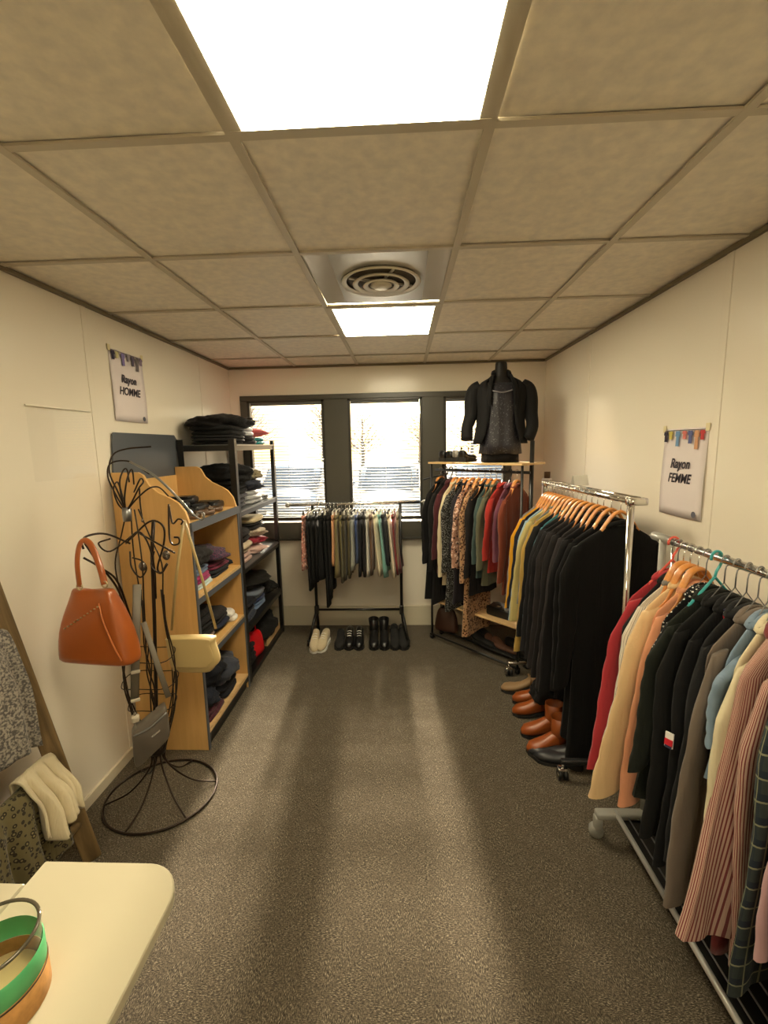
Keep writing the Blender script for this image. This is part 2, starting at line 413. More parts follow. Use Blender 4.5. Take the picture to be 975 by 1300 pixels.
# ------------------------------------------------------------------ outside
gr = MB().box((0, 34, -.42), (90, 60, .2)).build('ground_outside', ASPHALT); tag(gr, kind='structure')
def car(x, y, rz, c, label, van=0):
    t = empty('car', (x, y, -.32), rz, label, 'car', 'cars parked outside the windows')
    body = plain('car_paint_%d_%d_%d' % c, c, .3, .1, coat=.6)
    h = .5*van
    def sec(yy, w, z0, z1, zb=None):
        w2 = w*.94
        return [(-w, yy, z0), (-w, yy, (z0+z1)/2), (-w2, yy, z1), (w2, yy, z1), (w, yy, (z0+z1)/2), (w, yy, z0)]
    MB().loft([sec(-2.0, .70, .32, .60), sec(-1.95, .82, .25, .74), sec(-1.1, .88, .22, .92), sec(1.4, .88, .22, .98), sec(2.0, .84, .26, .92), sec(2.08, .76, .34, .8)]).build('body', body, t, True, sub=1)
    MB().loft([sec(-1.15, .80, .86, .9), sec(-.45, .72, .88, 1.40+h), sec(1.1, .72, .88, 1.45+h), sec(1.75, .74, .88, 1.0+h)]).build('cabin', body, t, True)
    g = plain('car_glass', (60, 84, 110), .08)
    MB().loft([[(-.66, -1.10, .93), (.66, -1.10, .93), (.58, -.50, 1.36+h), (-.58, -.50, 1.36+h)], [(-.66, -1.12, .95), (.66, -1.12, .95), (.58, -.52, 1.38+h), (-.58, -.52, 1.38+h)]]).build('windscreen', g, t)
    for s in (-1, 1):
        MB().prism([(-.75, .98), (-.4, 1.32+h), (.9, 1.36+h), (1.3, 1.02)], 0, s*.74, s*.80).build('side_window', g, t)
        MB().box((s*.62, -1.98, .62), (.26, .06, .12), bevel=.02).build('headlight', plain('lamp_glass', (220, 224, 226), .1), t)
        MB().box((s*.95, -.85, .98), (.16, .1, .1), bevel=.03).build('wing_mirror', body, t)
        for yy in (-1.3, 1.3):
            MB().lathe([(.05, -.1), (.3, -.1), (.32, -.06), (.32, .06), (.3, .1), (.05, .1)]).build('wheel', RUBBER, t, True,
                matrix=Matrix.Translation((s*.80, yy, .32)) @ Matrix.Rotation(PI/2, 4, 'Y'))
    MB().box((0, -2.04, .45), (.5, .03, .11)).build('number_plate', WHITEP, t)
car(-3.1, 13.2, 0, (104, 132, 168), 'blue grey car parked outside the left window')
car(-.35, 12.4, 0, (150, 176, 204), 'pale blue car parked outside the middle window')
car(2.35, 13.6, 0, (96, 134, 184), 'mid blue car parked outside the right window')
def bare_tree(x, y, h, seed, label):
    R = random.Random(seed)
    t = empty('bare_tree', (x, y, -.32), 0, label, 'tree', 'bare trees beyond the car park')
    mw = plain('bark', (120, 108, 92), .9)
    MB().tube([(0, 0, 0), (.05, 0, h*.3), (0, .1, h*.6), (.1, 0, h)], [.2, .16, .1, .03], 7).build('trunk', mw, t, True)
    b = MB()
    for k in range(46):
        z = h*R.uniform(.25, .95); a = R.uniform(0, 2*PI); L = (h-z)*.6+.9
        p0 = Vector((0, 0, z)); d = Vector((math.cos(a), math.sin(a), R.uniform(.35, .9))).normalized()
        p1 = p0+d*L*.5; p2 = p0+d*L+Vector((0, 0, .2))
        b.tube([p0, p1, p2], [.05, .03, .01], 4)
        for q in range(5):
            d2 = (d+Vector((R.uniform(-1, 1), R.uniform(-1, 1), R.uniform(-.2, .8)))*.8).normalized()
            s = p0.lerp(p2, R.uniform(.3, .95)); b.tube([s, s+d2*L*.4], [.02, .006], 3)
    b.build('branches', mw, t)
for i, (x, y, h) in enumerate([(-12.5, 36, 5), (-8.5, 48, 6), (-3.5, 40, 4.5), (2.0, 50, 5.4), (6.2, 40, 6), (11.5, 49, 5)]):
    bare_tree(x, y, h, i, ['leftmost', 'second from left', 'third from left', 'third from right', 'second from right', 'rightmost'][i]+' of the bare trees far beyond the parked cars')

# ------------------------------------------------------------------ ceiling lights and vent
def ceil_light(y0, y1, label):
    t = empty('ceiling_light', (-.08, (y0+y1)/2, H), 0, label, 'ceiling light', 'square ceiling light panels')
    w, d = .505, y1-y0-.05
    f = MB()
    for s in (-1, 1):
        f.box((s*(w/2+.012), 0, -.001), (.028, d+.05, .012)); f.box((0, s*(d/2+.011), -.0022), (w+.0515, .026, .0125))
    f.build('frame', plain('light_frame', (200, 190, 168), .4), t)
    MB().box((0, 0, -.004), (w, d, .008), bevel=.002).build('diffuser', PANEL if y0 < 2 else PANEL_FAR, t)
ceil_light(.473, 1.073, 'large glowing square ceiling light panel at the top, nearest the viewer')
ceil_light(2.273, 2.873, 'smaller looking glowing ceiling light panel beyond the round vent')
ceil_light(-1.327, -.727, 'glowing ceiling light panel behind the viewer')
t = empty('ceiling_vent', (-.075, 1.955, H), 0, 'round white ceiling vent with concentric rings in a square metal plate', 'vent')
VP = plain('vent_plate', (196, 188, 172), .28, .25)
pl = MB(); pl.box((-.0, 0, .006), (.545, .585, .006), bevel=.001)
pl.build('plate', VP, t)
MB().box((0, 0, .0015), (.36, .57, .004), bevel=.001).build('inner_plate', plain('vent_inner', (206, 202, 192), .25, .3), t)
VW = plain('vent_white', (222, 214, 196), .35); VD = plain('vent_dark', (84, 74, 58), .7)
MB().lathe([(.0001, -.002), (.155, -.002), (.155, -.0005), (.0001, -.0005)], seg=48).build('throat', VD, t, True)
for r, z in ((.165, -.004), (.118, -.012), (.076, -.018)):
    MB().lathe([(r-.022, z-.004), (r-.004, z-.012), (r, z-.006), (r-.012, z+.003), (r-.022, z-.004)], seg=56, cap0=False, cap1=False).build('ring', VW, t, True)
MB().lathe([(.0001, -.034), (.03, -.032), (.045, -.024), (.04, -.012), (.0001, -.012)], seg=40).build('centre_cone', VW, t, True)
for k in range(4):
    a = k*PI/2+.4; MB().box((.07*math.cos(a), .07*math.sin(a), -.008), (.14, .006, .008), rz=a).build('strut', VW, t)

# ------------------------------------------------------------------ posters
def poster(x, yc, zc, side, word, label, w=.29, h=.375, tilt=0):
    """side +1: on the right wall facing -x; -1: on the left wall facing +x"""
    t = empty('poster', (x, yc, zc), (-PI/2 if side > 0 else PI/2), label, 'poster')
    # local: x across (viewer's right), z up, y away from viewer (into the wall)
    t.rotation_euler[1] = tilt
    def flat(name, x0, z0, x1, z1, m, d=-.0012): return MB().box(((x0+x1)/2, d, (z0+z1)/2), (abs(x1-x0), .0006, abs(z1-z0))).build(name, m, t)
    MB().grid(lambda u, v: ((u-.5)*w, -.001-.004*math.sin(PI*u)*(1-v)-.003*math.sin(5*v), (v-.5)*h), 8, 10).build('sheet', PAPER, t, True, solid=.0006)
    flat('header_line', -w*.46, h*.475, w*.46, h*.482, INK, -.0045)
    R = random.Random(3)
    cols = [(44, 34, 52), (200, 184, 90), (110, 150, 190), (214, 120, 110), (92, 100, 150), (214, 160, 120), (196, 60, 60)]
    if side < 0: cols = [(40, 30, 60), (200, 190, 140), (130, 120, 180), (150, 140, 150), (90, 80, 100), (120, 110, 110), (140, 120, 140)]
    xx = [-.42, -.30, -.13, .03, .16, .30, .42]; hh = [.12, .09, .17, .09, .14, .2, .1]
    for k, c in enumerate(cols):
        x0 = xx[k]*w; ww = .026; top = h*.47; L = hh[k]*h
        shp = [(x0-ww/2, top), (x0+ww/2, top), (x0+ww*.62, top-L*.35), (x0+ww*.34, top-L*.35), (x0+ww*.4, top-L), (x0-ww*.4, top-L), (x0-ww*.34, top-L*.35), (x0-ww*.62, top-L*.35)]
        MB().prism(shp, 1, -.0072, -.0060).build('printed_garment', plain('print_%d%d%d' % c, c, .7), t)
    for k, s in enumerate(('Rayon', word)):
        cu = bpy.data.curves.new('text', 'FONT'); cu.body = s; cu.size = .058 if k == 0 else .056; cu.align_x = 'CENTER'; cu.shear = .25; cu.extrude = .0004; cu.offset = .0012
        tmp = bpy.data.objects.new('tmp', cu); me = bpy.data.meshes.new_from_object(tmp); bpy.data.objects.remove(tmp)
        me.materials.clear(); me.materials.append(INK); me.name = 'lettering'
        o = bpy.data.objects.new('lettering', me); COL.objects.link(o)
        o.parent = t; o.location = (-.008, -.0075, .02-.062*k); o.rotation_euler = (PI/2, 0, 0); o.scale = (.9, 1, 1)
    lg = MB().lathe([(.0001, 0), (.013, 0), (.013, .001), (.0001, .001)], seg=20).build('round_logo', plain('logo_grey', (96, 96, 108), .7), t, matrix=Matrix.Translation((w*.36, -.006, -h*.44)) @ Matrix.Rotation(PI/2, 4, 'X'))
    for s in (-1, 1): MB().box((s*w*.49, -.002, h*.50), (.022, .0012, .03), rz=0).build('adhesive_tape', plain('tape', (236, 222, 176), .15), t)
    return t
poster(XR-.0035, 1.945, 1.465, 1, 'FEMME', 'white paper poster reading Rayon FEMME taped to the right wall')
poster(XL+.0035, 2.395, 1.94, -1, 'HOMME', 'white paper poster reading Rayon HOMME on the left wall', h=.36)

# ------------------------------------------------------------------ folded clothes
def folded(name, loc, w, d, h, rz, m, label, group, n=3, cat='clothing', seed=0):
    """stack of n soft layers = one folded garment; w along local x, d along local y"""
    R = random.Random(seed*17+3); b = MB(); lh = h/n
    for k in range(n):
        hw, hd = w/2*R.uniform(.93, 1), d/2*R.uniform(.93, 1); ox, oy = R.uniform(-.012, .012), R.uniform(-.008, .008); zb = k*lh
        rings = []
        for (f, z) in ((.90, 0), (1.0, .3), (1.0, .65), (.92, .97)):
            ring = []
            for q in range(20):
                a = 2*PI*q/20; ca, sa = math.cos(a), math.sin(a)
                x = abs(ca)**.35*(1 if ca > 0 else -1)*hw*f+ox; y = abs(sa)**.35*(1 if sa > 0 else -1)*hd*f+oy
                wv = .006*math.sin(3*a+k+seed)*min(1, lh/.02)
                zz = zb+lh*z + (lh*.25*math.sin(x*28+seed+k)*math.cos(y*19+seed) if 0 < z else 0)*(.6)
                ring.append((x+wv*ca, y+wv*sa, max(zz, .0)))
            rings.append(ring)
        b.loft(rings)
    o = b.build(name, m, None, True); o.location = loc; o.rotation_euler = (0, 0, rz)
    tag(o, label, cat, group); return o
def crumple(name, loc, sx, sy, sz, rz, m, label, group, seed=0, cat='clothing', amp=.28):
    bm = bmesh.new(); bmesh.ops.create_icosphere(bm, subdivisions=4, radius=1)
    for v in bm.verts:
        p = v.co.copy(); q = p*1.6+Vector((seed*3.1, seed*1.7, seed))
        n = noise.noise(q)*amp + abs(noise.noise(q*2.3))*amp*.8 - abs(noise.noise(q*4.1))*amp*.35
        e = max(abs(p.x), abs(p.y)); k = 1+.16*e
        r = p*(1+n)*k
        z = r.z*.5+.5; z = max(0, min(z, 1.25))
        v.co = (r.x*sx/2, r.y*sy/2, z*sz)
    mb = MB(); mb.bm.free(); mb.bm = bm
    o = mb.build(name, m, None, True); o.location = loc; o.rotation_euler = (0, 0, rz); tag(o, label, cat, group); return o

# ------------------------------------------------------------------ wooden shelf unit
SX0, SX1, SY0, SY1 = -1.440, -1.062, 2.140, 2.790
t = empty('wooden_shelf', ((SX0+SX1)/2, (SY0+SY1)/2, 0), 0, 'wooden shelf unit with wavy topped sides and grey edging against the left wall', 'shelf')
def inv(o): o.location = (-(SX0+SX1)/2, -(SY0+SY1)/2, 0)
wavy = [(SX1, 0), (SX1, 1.235), (SX1-.018, 1.30), (SX1-.05, 1.345), (SX1-.09, 1.37), (SX1-.15, 1.40), (SX1-.19, 1.435), (SX1-.215, 1.485), (SX1-.24, 1.50), (SX1-.30, 1.50), (SX0, 1.50), (SX0, 0)]
for y in (SY0, SY1-.018):
    p = MB().prism(wavy, 1, y, y+.018).build('side_panel', BEECH, t); inv(p)
    e = MB().box((SX1+.003, y+.009, .60), (.006, .02, 1.2)).build('edge_strip', GREYEDGE, p)
SHZ = (1.24, .857, .52, .10)
for i, z in enumerate(SHZ):
    s = MB().box(((SX0+SX1)/2, (SY0+SY1)/2, z-.011), (SX1-SX0-.004, SY1-SY0-.038, .022)).build('shelf_board', BEECH if i < 3 else SHELFWOOD, t); inv(s)
    if i == 0: e = MB().box((SX1+.006, (SY0+SY1)/2, z-.02), (.012, SY1-SY0+.004, .045)).build('edge_strip', GREYEDGE, s)
    else:
        e = MB().box((SX1-.001, (SY0+SY1)/2, z-.008), (.008, SY1-SY0-.04, .016)).build('edge_strip', SHELFWOOD, s)
        MB().box((SX1-.004, (SY0+SY1)/2, z-.034), (.012, SY1-SY0-.04, .034)).build('front_rail', GREYEDGE if i < 3 else BLACKP, s)
p = MB().box((SX1-.02, (SY0+SY1)/2, .035), (.014, SY1-SY0-.04, .068)).build('plinth', BLACKP, t); inv(p)
bk = MB().box((SX0+.004, (SY0+SY1)/2, .75), (.006, SY1-SY0-.04, 1.4)).build('back_panel', BEECH, t); inv(bk)
hb = MB()
hb.prism([(2.16, 1.36), (2.20, 1.69), (2.215, 1.70), (2.81, 1.70), (2.85, 1.665), (2.86, 1.50), (2.80, 1.36)], 0, XL+.004, XL+.012)
hb = hb.build('header_board', GREYM, t); inv(hb)

# contents: (kind, material, y, z offset, w, d, h)
BLK = fabric((20, 19, 20)); BLK2 = fabric((30, 29, 31)); CHAR = fabric((52, 50, 54)); 
def shoe(kind, loc, rz, m, label, group, L=.25, solem=None, tilt=0):
    t = empty('shoe', loc, rz, label, 'shoe', group, rx=tilt)
    solem = solem or RUBBER
    def foot(w, y, z0, z1, n=14):
        r = []
        for k in range(n):
            a = 2*PI*k/n; c, s = math.cos(a), math.sin(a)
            r.append((abs(c)**.8*(1 if c > 0 else -1)*w, y, (z0+z1)/2+abs(s)**.7*(1 if s > 0 else -1)*(z1-z0)/2))
        return r
    heel = {'heel': .06, 'boot': .03, 'sandal': .02}.get(kind, .014)
    ys = [0, .03, .12, .28, .45, .6, .75, .9, 1.0]
    ws = [.018, .028, .033, .031, .032, .038, .041, .034, .012]
    if kind in ('boot', 'sneaker'): hs = [.07, .085, .09, .092, .085, .068, .056, .046, .025]
    else: hs = [.05, .06, .06, .045, .04, .042, .042, .036, .018]
    ups = []
    for y, w, h in zip(ys, ws, hs):
        lift = heel*max(0, 1-y/.55)+.012
        ups.append(foot(w, y*L, lift, lift+h))
    MB().loft(ups).build('upper', m, t, True)
    so = []
    for y, w in zip(ys, ws):
        lift = heel*max(0, 1-y/.55)
        zt = lift+.016
        so.append([(-w*1.06, y*L, 0 if (kind in ('sneaker',) or y < .26 or y > .45) else lift), (w*1.06, y*L, 0 if (kind in ('sneaker',) or y < .26 or y > .45) else lift), (w*1.06, y*L, zt), (-w*1.06, y*L, zt)])
    MB().loft(so).build('sole', solem, t)
    if kind == 'boot':
        MB().loft([[(x*.9, y, .06) for x, y in [(.036*math.cos(a), .05+.052*math.sin(a)) for a in [2*PI*k/14 for k in range(14)]]],
                   [(x, y, .12) for x, y in [(.036*math.cos(a), .052+.046*math.sin(a)) for a in [2*PI*k/14 for k in range(14)]]],
                   [(x, y, .19) for x, y in [(.042*math.cos(a), .05+.05*math.sin(a)) for a in [2*PI*k/14 for k in range(14)]]]], cap1=False).build('shaft', m, t, True, solid=.003)
    if kind in ('sneaker',):
        for k in range(4): MB().tube([(-.018, L*(.42+.08*k), .102-.012*k), (0, L*(.43+.08*k), .108-.012*k), (.018, L*(.42+.08*k), .102-.012*k)], .0025, 5).build('lace', WHITEP, t)
    if kind == 'heel' or kind == 'sandal':
        MB().tube([(-.034, .05, .07), (-.03, .05, .11), (0, .06, .125), (.03, .05, .11), (.034, .05, .07)], .004, 6).build('strap', m, t, True)
        MB().box((.036, .05, .1), (.006, .014, .012)).build('buckle', CHROME, t)
    return t

def handbag(loc, rz, w, h, d, m, label, group=None, strap=.12, name='handbag', hang=False, prof=None, topw=.62, rx=0):
    """origin at bag bottom centre; w along x"""
    t = empty(name, loc, rz, label, 'bag', group, rx=rx)
    rings = []
    for f, z, dd in prof or ((1.0, 0, .7), (1.03, .06, 1), (1.0, .3, .98), (.9, .6, .8), (.78, .85, .5), (topw+.06, .97, .3), (topw, 1.0, .22)):
        ring = []
        for k in range(28):
            a = 2*PI*k/28; c, s = math.cos(a), math.sin(a)
            x = abs(c)**(.35 if prof else .55)*(1 if c > 0 else -1)*w/2*f; y = abs(s)**.75*(1 if s > 0 else -1)*d/2*dd
            y += .09*d*math.sin(x*46+z*4)*z*(1 if s > 0 else -1)
            zz = z*h - (.05*h*math.cos(x/w*PI*2) if z > .9 else 0)
            ring.append((x, y, zz))
        rings.append(ring)
    b = MB().loft(rings).build('body', m, t, True, sub=1)
    return t

FOLD = 'folded clothes on the wooden shelves'
xs_ = (SX0+SX1)/2+.02
def fc(i, y, z, w, d, h, c, label, kind='f', n=2, pat=None, c2=(230, 225, 215), grp=FOLD, x=None, rz=0.):
    m = fabric(c, pat, c2)
    X = xs_ if x is None else x
    if kind == 'f': return folded('folded_garment', (X, y, z), w, d, h, rz, m, label, grp, n, seed=i)
    return crumple('crumpled_garment', (X, y, z), w, d, h, rz, m, label, grp, seed=i)
# top board: black bags and belts with silver buckles
def clutch(loc, rz, ry, label, w=.26, h=.15, d=.04, m=None):
    t = empty('clutch_bag', loc, rz, label, 'bag', 'black bags on the wooden shelf', ry=ry)
    MB().box((0, 0, d/2), (w, h, d), bevel=.014).build('body', m or BLACKP, t, True)
    MB().prism([(-w/2+.008, .02), (w/2-.008, .02), (w/2-.03, -h/2-.002), (-w/2+.03, -h/2-.002)], 2, d, d+.006).build('flap', m or BLACKP, t)
    MB().box((0, -h/2+.02, d+.008), (.03, .022, .006), bevel=.002).build('clasp', CHROME, t)
    return t
clutch((-1.25, 2.305, 1.242), 1.45, .0, 'black clutch bag with silver clasp at the front of the top wooden shelf')
clutch((-1.27, 2.30, 1.29), 1.3, .05, 'second black clutch bag lying on the front one, top wooden shelf', .24, .14)
clutch((-1.30, 2.50, 1.242), .05, 0, 'wide black clutch bag in the middle of the top wooden shelf', .30, .18, .05)
clutch((-1.31, 2.51, 1.295), .2, 0, 'small black clutch bag stacked on the wide one', .22, .13, .04)
clutch((-1.25, 2.685, 1.242), .02, 0, 'black clutch bag at the window end of the top wooden shelf', .24, .16, .045)
def belt(loc, rz, label):
    t = empty('coiled_belt', loc, rz, label, 'belt', 'coiled belts on the wooden shelf')
    pts = [(.035*(1+k*.012)*math.cos(k*.45), .035*(1+k*.012)*math.sin(k*.45), .016) for k in range(50)]
    MB().tube(pts, .0035, 6, flat=3.6).build('strap', plain('brown_leather', (92, 66, 44), .45), t, True)
    MB().box((.062, 0, .018), (.008, .036, .03), bevel=.003).build('buckle', CHROME, t)
belt((-1.13, 2.29, 1.241), .3, 'brown coiled belt with silver buckle at the near corner of the top wooden shelf')
belt((-1.11, 2.42, 1.241), 1.4, 'brown coiled belt with silver buckle in the middle of the top wooden shelf')
belt((-1.12, 2.56, 1.241), 2.1, 'brown coiled belt nearest the window on the top wooden shelf')
# second board
z0 = .858
fc(1, 2.315, z0, .27, .26, .03, (196, 214, 216), 'pale aqua folded top at the bottom of the pile, second wooden shelf')
fc(2, 2.31, z0+.031, .28, .25, .04, (150, 40, 92), 'magenta folded jumper on the second wooden shelf', n=2)
fc(3, 2.315, z0+.072, .26, .26, .03, (92, 108, 134), 'slate blue folded shirt above the magenta jumper', n=2)
fc(4, 2.33, z0+.10, .27, .24, .12, (38, 36, 36), 'dark grey crumpled sweater on top, near end of the second wooden shelf', 'c')
fc(5, 2.57, z0, .27, .24, .04, (36, 38, 42), 'black folded trousers at the far end of the second wooden shelf')
fc(6, 2.58, z0+.041, .26, .24, .035, (104, 32, 56), 'burgundy folded top at the far end of the second wooden shelf')
fc(7, 2.57, z0+.077, .27, .24, .09, (58, 50, 66), 'plum grey crumpled top above the burgundy one', 'c', pat='speckle', c2=(130, 60, 90))
fc(8, 2.715, z0, .20, .08, .07, (30, 34, 40), 'black rolled garment by the far side panel', 'c')
# third board
z0 = .521
fc(10, 2.30, z0, .28, .24, .05, (110, 92, 84), 'taupe folded knit on the third wooden shelf')
fc(11, 2.31, z0+.051, .29, .26, .07, (26, 25, 27), 'black folded jumper on the taupe knit', n=3)
fc(12, 2.31, z0+.122, .27, .26, .08, (22, 20, 22), 'black top garment of the pile on the third wooden shelf', n=2)
fc(13, 2.54, z0, .27, .22, .05, (34, 40, 58), 'navy folded jeans on the third wooden shelf')
fc(14, 2.54, z0+.051, .26, .22, .06, (40, 38, 40), 'charcoal folded jeans on the navy pair')
fc(15, 2.68, z0, .24, .10, .06, (222, 218, 212), 'white folded top at the far end of the third wooden shelf', x=xs_+.03)
# bottom board
z0 = .101
fc(20, 2.32, z0, .30, .27, .05, (74, 34, 44), 'dark maroon folded trousers on the bottom wooden shelf')
fc(21, 2.325, z0+.051, .28, .25, .11, (34, 38, 50), 'navy crumpled jeans on the near end of the bottom wooden shelf', 'c')
fc(22, 2.57, z0, .29, .25, .07, (30, 30, 36), 'black folded trousers at the far end of the bottom wooden shelf')
fc(23, 2.56, z0+.071, .30, .29, .15, (58, 62, 74), 'faded grey blue crumpled jeans heaped on the bottom wooden shelf', 'c')
fc(24, 2.42, z0+.13, .24, .26, .13, (24, 26, 34), 'black crumpled jeans heaped in the middle of the bottom wooden shelf', 'c')

# ------------------------------------------------------------------ metal shelf rack
MX0, MX1, MY0, MY1 = -1.435, -1.065, 2.815, 3.715
t = empty('metal_shelf', ((MX0+MX1)/2, (MY0+MY1)/2, 0), 0, 'black metal rack with five shelves of clothes left of the window', 'shelf')
def inv2(o): o.location = (-(MX0+MX1)/2, -(MY0+MY1)/2, 0)
for x in (MX0, MX1):
    for y in (MY0, MY1):
        s = 1 if x == MX0 else -1; q = 1 if y == MY0 else -1
        b = MB(); b.box((x, y+q*.019, .835), (.003, .038, 1.67)); b.box((x+s*.019, y, .835), (.038, .003, 1.67))
        inv2(b.build('post', BLACKM, t))
MSZ = (1.635, 1.20, .81, .39, .05)
for i, z in enumerate(MSZ):
    m = plain('shelf_metal', (118, 120, 122), .3, .55) if i < 3 else BLACKM
    b = MB(); b.box(((MX0+MX1)/2, (MY0+MY1)/2, z-.003), (MX1-MX0-.006, MY1-MY0-.006, .006))
    s = b.build('shelf_plate', m, t); inv2(s)
    r = MB()
    for x in (MX0+.004, MX1-.004): r.box((x, (MY0+MY1)/2, z-.022), (.004, MY1-MY0-.01, .036))
    for y in (MY0+.005, MY1-.005): r.box(((MX0+MX1)/2, y, z-.022), (MX1-MX0-.01, .004, .036))
    r.build('shelf_beam', BLACKM if i else BLACKM, s)
    MB().box((MX1+.0005, (MY0+MY1)/2, z-.004), (.004, MY1-MY0-.08, .009)).build('shelf_lip', STEEL if i < 3 else BLACKM, s)
G2 = 'folded clothes on the metal rack'; xm = (MX0+MX1)/2
def gc(*a, **k): k['grp'] = G2; k.setdefault('x', xm+.005); return fc(*a, **k)
z0 = 1.636
gc(30, 2.99, z0, .30, .28, .06, (24, 23, 25), 'black folded coat at the bottom near end of the top metal shelf', n=3)
gc(31, 3.00, z0+.061, .31, .28, .06, (18, 18, 19), 'black folded jumper on the black coat, top metal shelf', n=2)
gc(32, 3.06, z0+.10, .33, .36, .10, (22, 20, 20), 'black crumpled jacket crowning the top metal shelf', 'c')
gc(33, 3.30, z0, .30, .24, .06, (34, 32, 34), 'charcoal folded cardigan in the middle of the top metal shelf')
gc(34, 3.28, z0+.061, .29, .24, .07, (202, 202, 206), 'light grey folded sweater in the middle of the top metal shelf', n=2)
gc(35, 3.27, z0+.132, .29, .26, .07, (30, 28, 26), 'black crumpled top on the light grey sweater', 'c')
gc(36, 3.56, z0, .28, .20, .055, (24, 138, 140), 'teal folded top at the window end of the top metal shelf')
gc(37, 3.55, z0+.056, .28, .22, .075, (220, 110, 112), 'coral pink rolled top above the teal one', 'c')
z0 = 1.201
gc(40, 3.00, z0, .30, .28, .10, (64, 62, 70), 'dark grey folded sweater at the near end of the second metal shelf', n=3)
gc(41, 3.02, z0+.101, .31, .28, .09, (22, 22, 24), 'black folded sweater in the second metal shelf pile', n=3)
gc(42, 3.06, z0+.17, .33, .34, .13, (16, 16, 17), 'black crumpled hoodie crowning the second metal shelf', 'c')
gc(43, 3.30, z0, .30, .26, .09, (176, 176, 178), 'pale grey folded sweater on the second metal shelf', n=3)
gc(44, 3.30, z0+.091, .31, .27, .09, (46, 50, 64), 'navy crumpled jumper on the pale grey sweater', 'c')
gc(45, 3.31, z0+.17, .29, .26, .09, (150, 138, 112), 'beige and black patterned crumpled top on the navy jumper', 'c', pat='speckle', c2=(40, 36, 34))
gc(46, 3.56, z0, .28, .20, .04, (150, 150, 152), 'thin grey folded top at the window end of the second metal shelf')
z0 = .811
gc(50, 3.00, z0, .30, .28, .07, (182, 150, 140), 'dusty pink folded jumper at the near end of the third metal shelf', n=2)
gc(51, 3.00, z0+.071, .30, .28, .07, (196, 178, 150), 'beige folded jumper on the dusty pink one', n=2)
gc(52, 3.01, z0+.142, .30, .28, .09, (34, 30, 30), 'black folded jumper topping the near pile of the third metal shelf', n=2)
gc(53, 3.31, z0, .30, .26, .07, (212, 180, 170), 'pale pink rolled sweater on the third metal shelf', 'c')
gc(54, 3.31, z0+.065, .30, .26, .07, (132, 28, 44), 'dark red rolled sweater above the pale pink one', 'c')
gc(55, 3.32, z0+.13, .30, .27, .07, (206, 190, 170), 'cream and grey rolled sweater above the dark red one', 'c', pat='speckle', c2=(90, 80, 76))
gc(56, 3.32, z0+.195, .31, .26, .045, (28, 26, 26), 'black flat folded top under the cream one, third metal shelf')
gc(57, 3.32, z0+.241, .31, .27, .04, (214, 196, 160), 'cream folded top crowning the third metal shelf', n=1)
z0 = .391
gc(60, 3.02, z0, .30, .29, .06, (40, 46, 62), 'dark denim folded jeans at the near end of the fourth metal shelf', n=2)
gc(61, 3.02, z0+.061, .30, .29, .06, (24, 26, 34), 'black folded jeans on the dark denim pair', n=2)
gc(62, 3.28, z0, .30, .24, .05, (110, 132, 170), 'light blue folded jeans on the fourth metal shelf', n=2)
gc(63, 3.28, z0+.051, .30, .24, .03, (40, 52, 84), 'navy folded jeans on the light blue pair', n=1)
gc(64, 3.28, z0+.082, .30, .24, .05, (104, 112, 126), 'grey folded jeans on the navy pair', n=2)
gc(65, 3.36, z0+.133, .31, .38, .10, (26, 24, 20), 'black crumpled jacket over the grey jeans, fourth metal shelf', 'c')
gc(66, 3.58, z0, .28, .2, .11, (22, 22, 20), 'black crumpled trousers at the window end of the fourth metal shelf', 'c')
z0 = .051
gc(70, 2.98, z0, .30, .26, .15, (24, 24, 26), 'black folded coat at the near end of the bottom metal shelf', n=4)
gc(71, 3.45, z0, .30, .46, .22, (18, 18, 18), 'large black crumpled jacket at the window end of the bottom metal shelf', 'c')
rb = handbag((-1.14, 3.13, .052), 1.35, .22, .20, .10, plain('red_leather', (208, 16, 30), .35), 'bright red bag on the bottom metal shelf', topw=.4)
MB().tube(spline([(-.04, 0, .19), (-.03, 0, .24), (.03, 0, .24), (.04, 0, .19)], 5), .005, 6).build('handle', plain('red_leather', (208, 16, 30), .35), rb, True)
bx = empty('wooden_tray', (-1.10, 3.47, .051), 0, 'small pale wooden tray at the front of the bottom metal shelf', 'tray')
MB().box((-.02, 0, .004), (.07, .36, .008)).build('base', SHELFWOOD, bx)
for s in (-1, 1): MB().box((-.02+s*.033, 0, .025), (.006, .36, .05)).build('side', SHELFWOOD, bx)

# ------------------------------------------------------------------ garments and hangers
def body_rings(rows, amp, kx, ph, n=48, p=.75, skew=0):
    out = []; z0 = rows[0][0]; z1 = rows[-1][0]
    for z, hw, d in rows:
        tt = (z0-z)/(z0-z1); ring = []
        for k in range(n):
            a = 2*PI*k/n; c, s = math.cos(a), math.sin(a)
            x = abs(c)**p*(1 if c > 0 else -1)*hw; y = abs(s)**.9*(1 if s > 0 else -1)*d
            f = 1.5*amp*(tt**.8)*(math.sin(kx*x+ph+tt*1.3)+.5*math.sin(kx*1.9*x+ph*2-tt*2))
            f2 = amp*.35*tt*math.sin(9*a+ph*3)
            ring.append((x*(1+f2*4), y+f*.7+f2, z+(.004*math.sin(kx*.8*x+ph) if tt > .98 else 0)))
        out.append(ring)
    return out
def ring_uv(o, n, circ):
    me = o.data; uv = me.uv_layers.new(name='cloth')
    for p in me.polygons:
        ks = [v % n for v in p.vertices]; wrap = (max(ks)-min(ks)) > n/2 and len(ks) == 4
        for li, vi, k in zip(p.loop_indices, p.vertices, ks):
            uv.data[li].uv = ((k+n if wrap and k == 0 else k)/n*circ, me.vertices[vi].co.z)
    return o
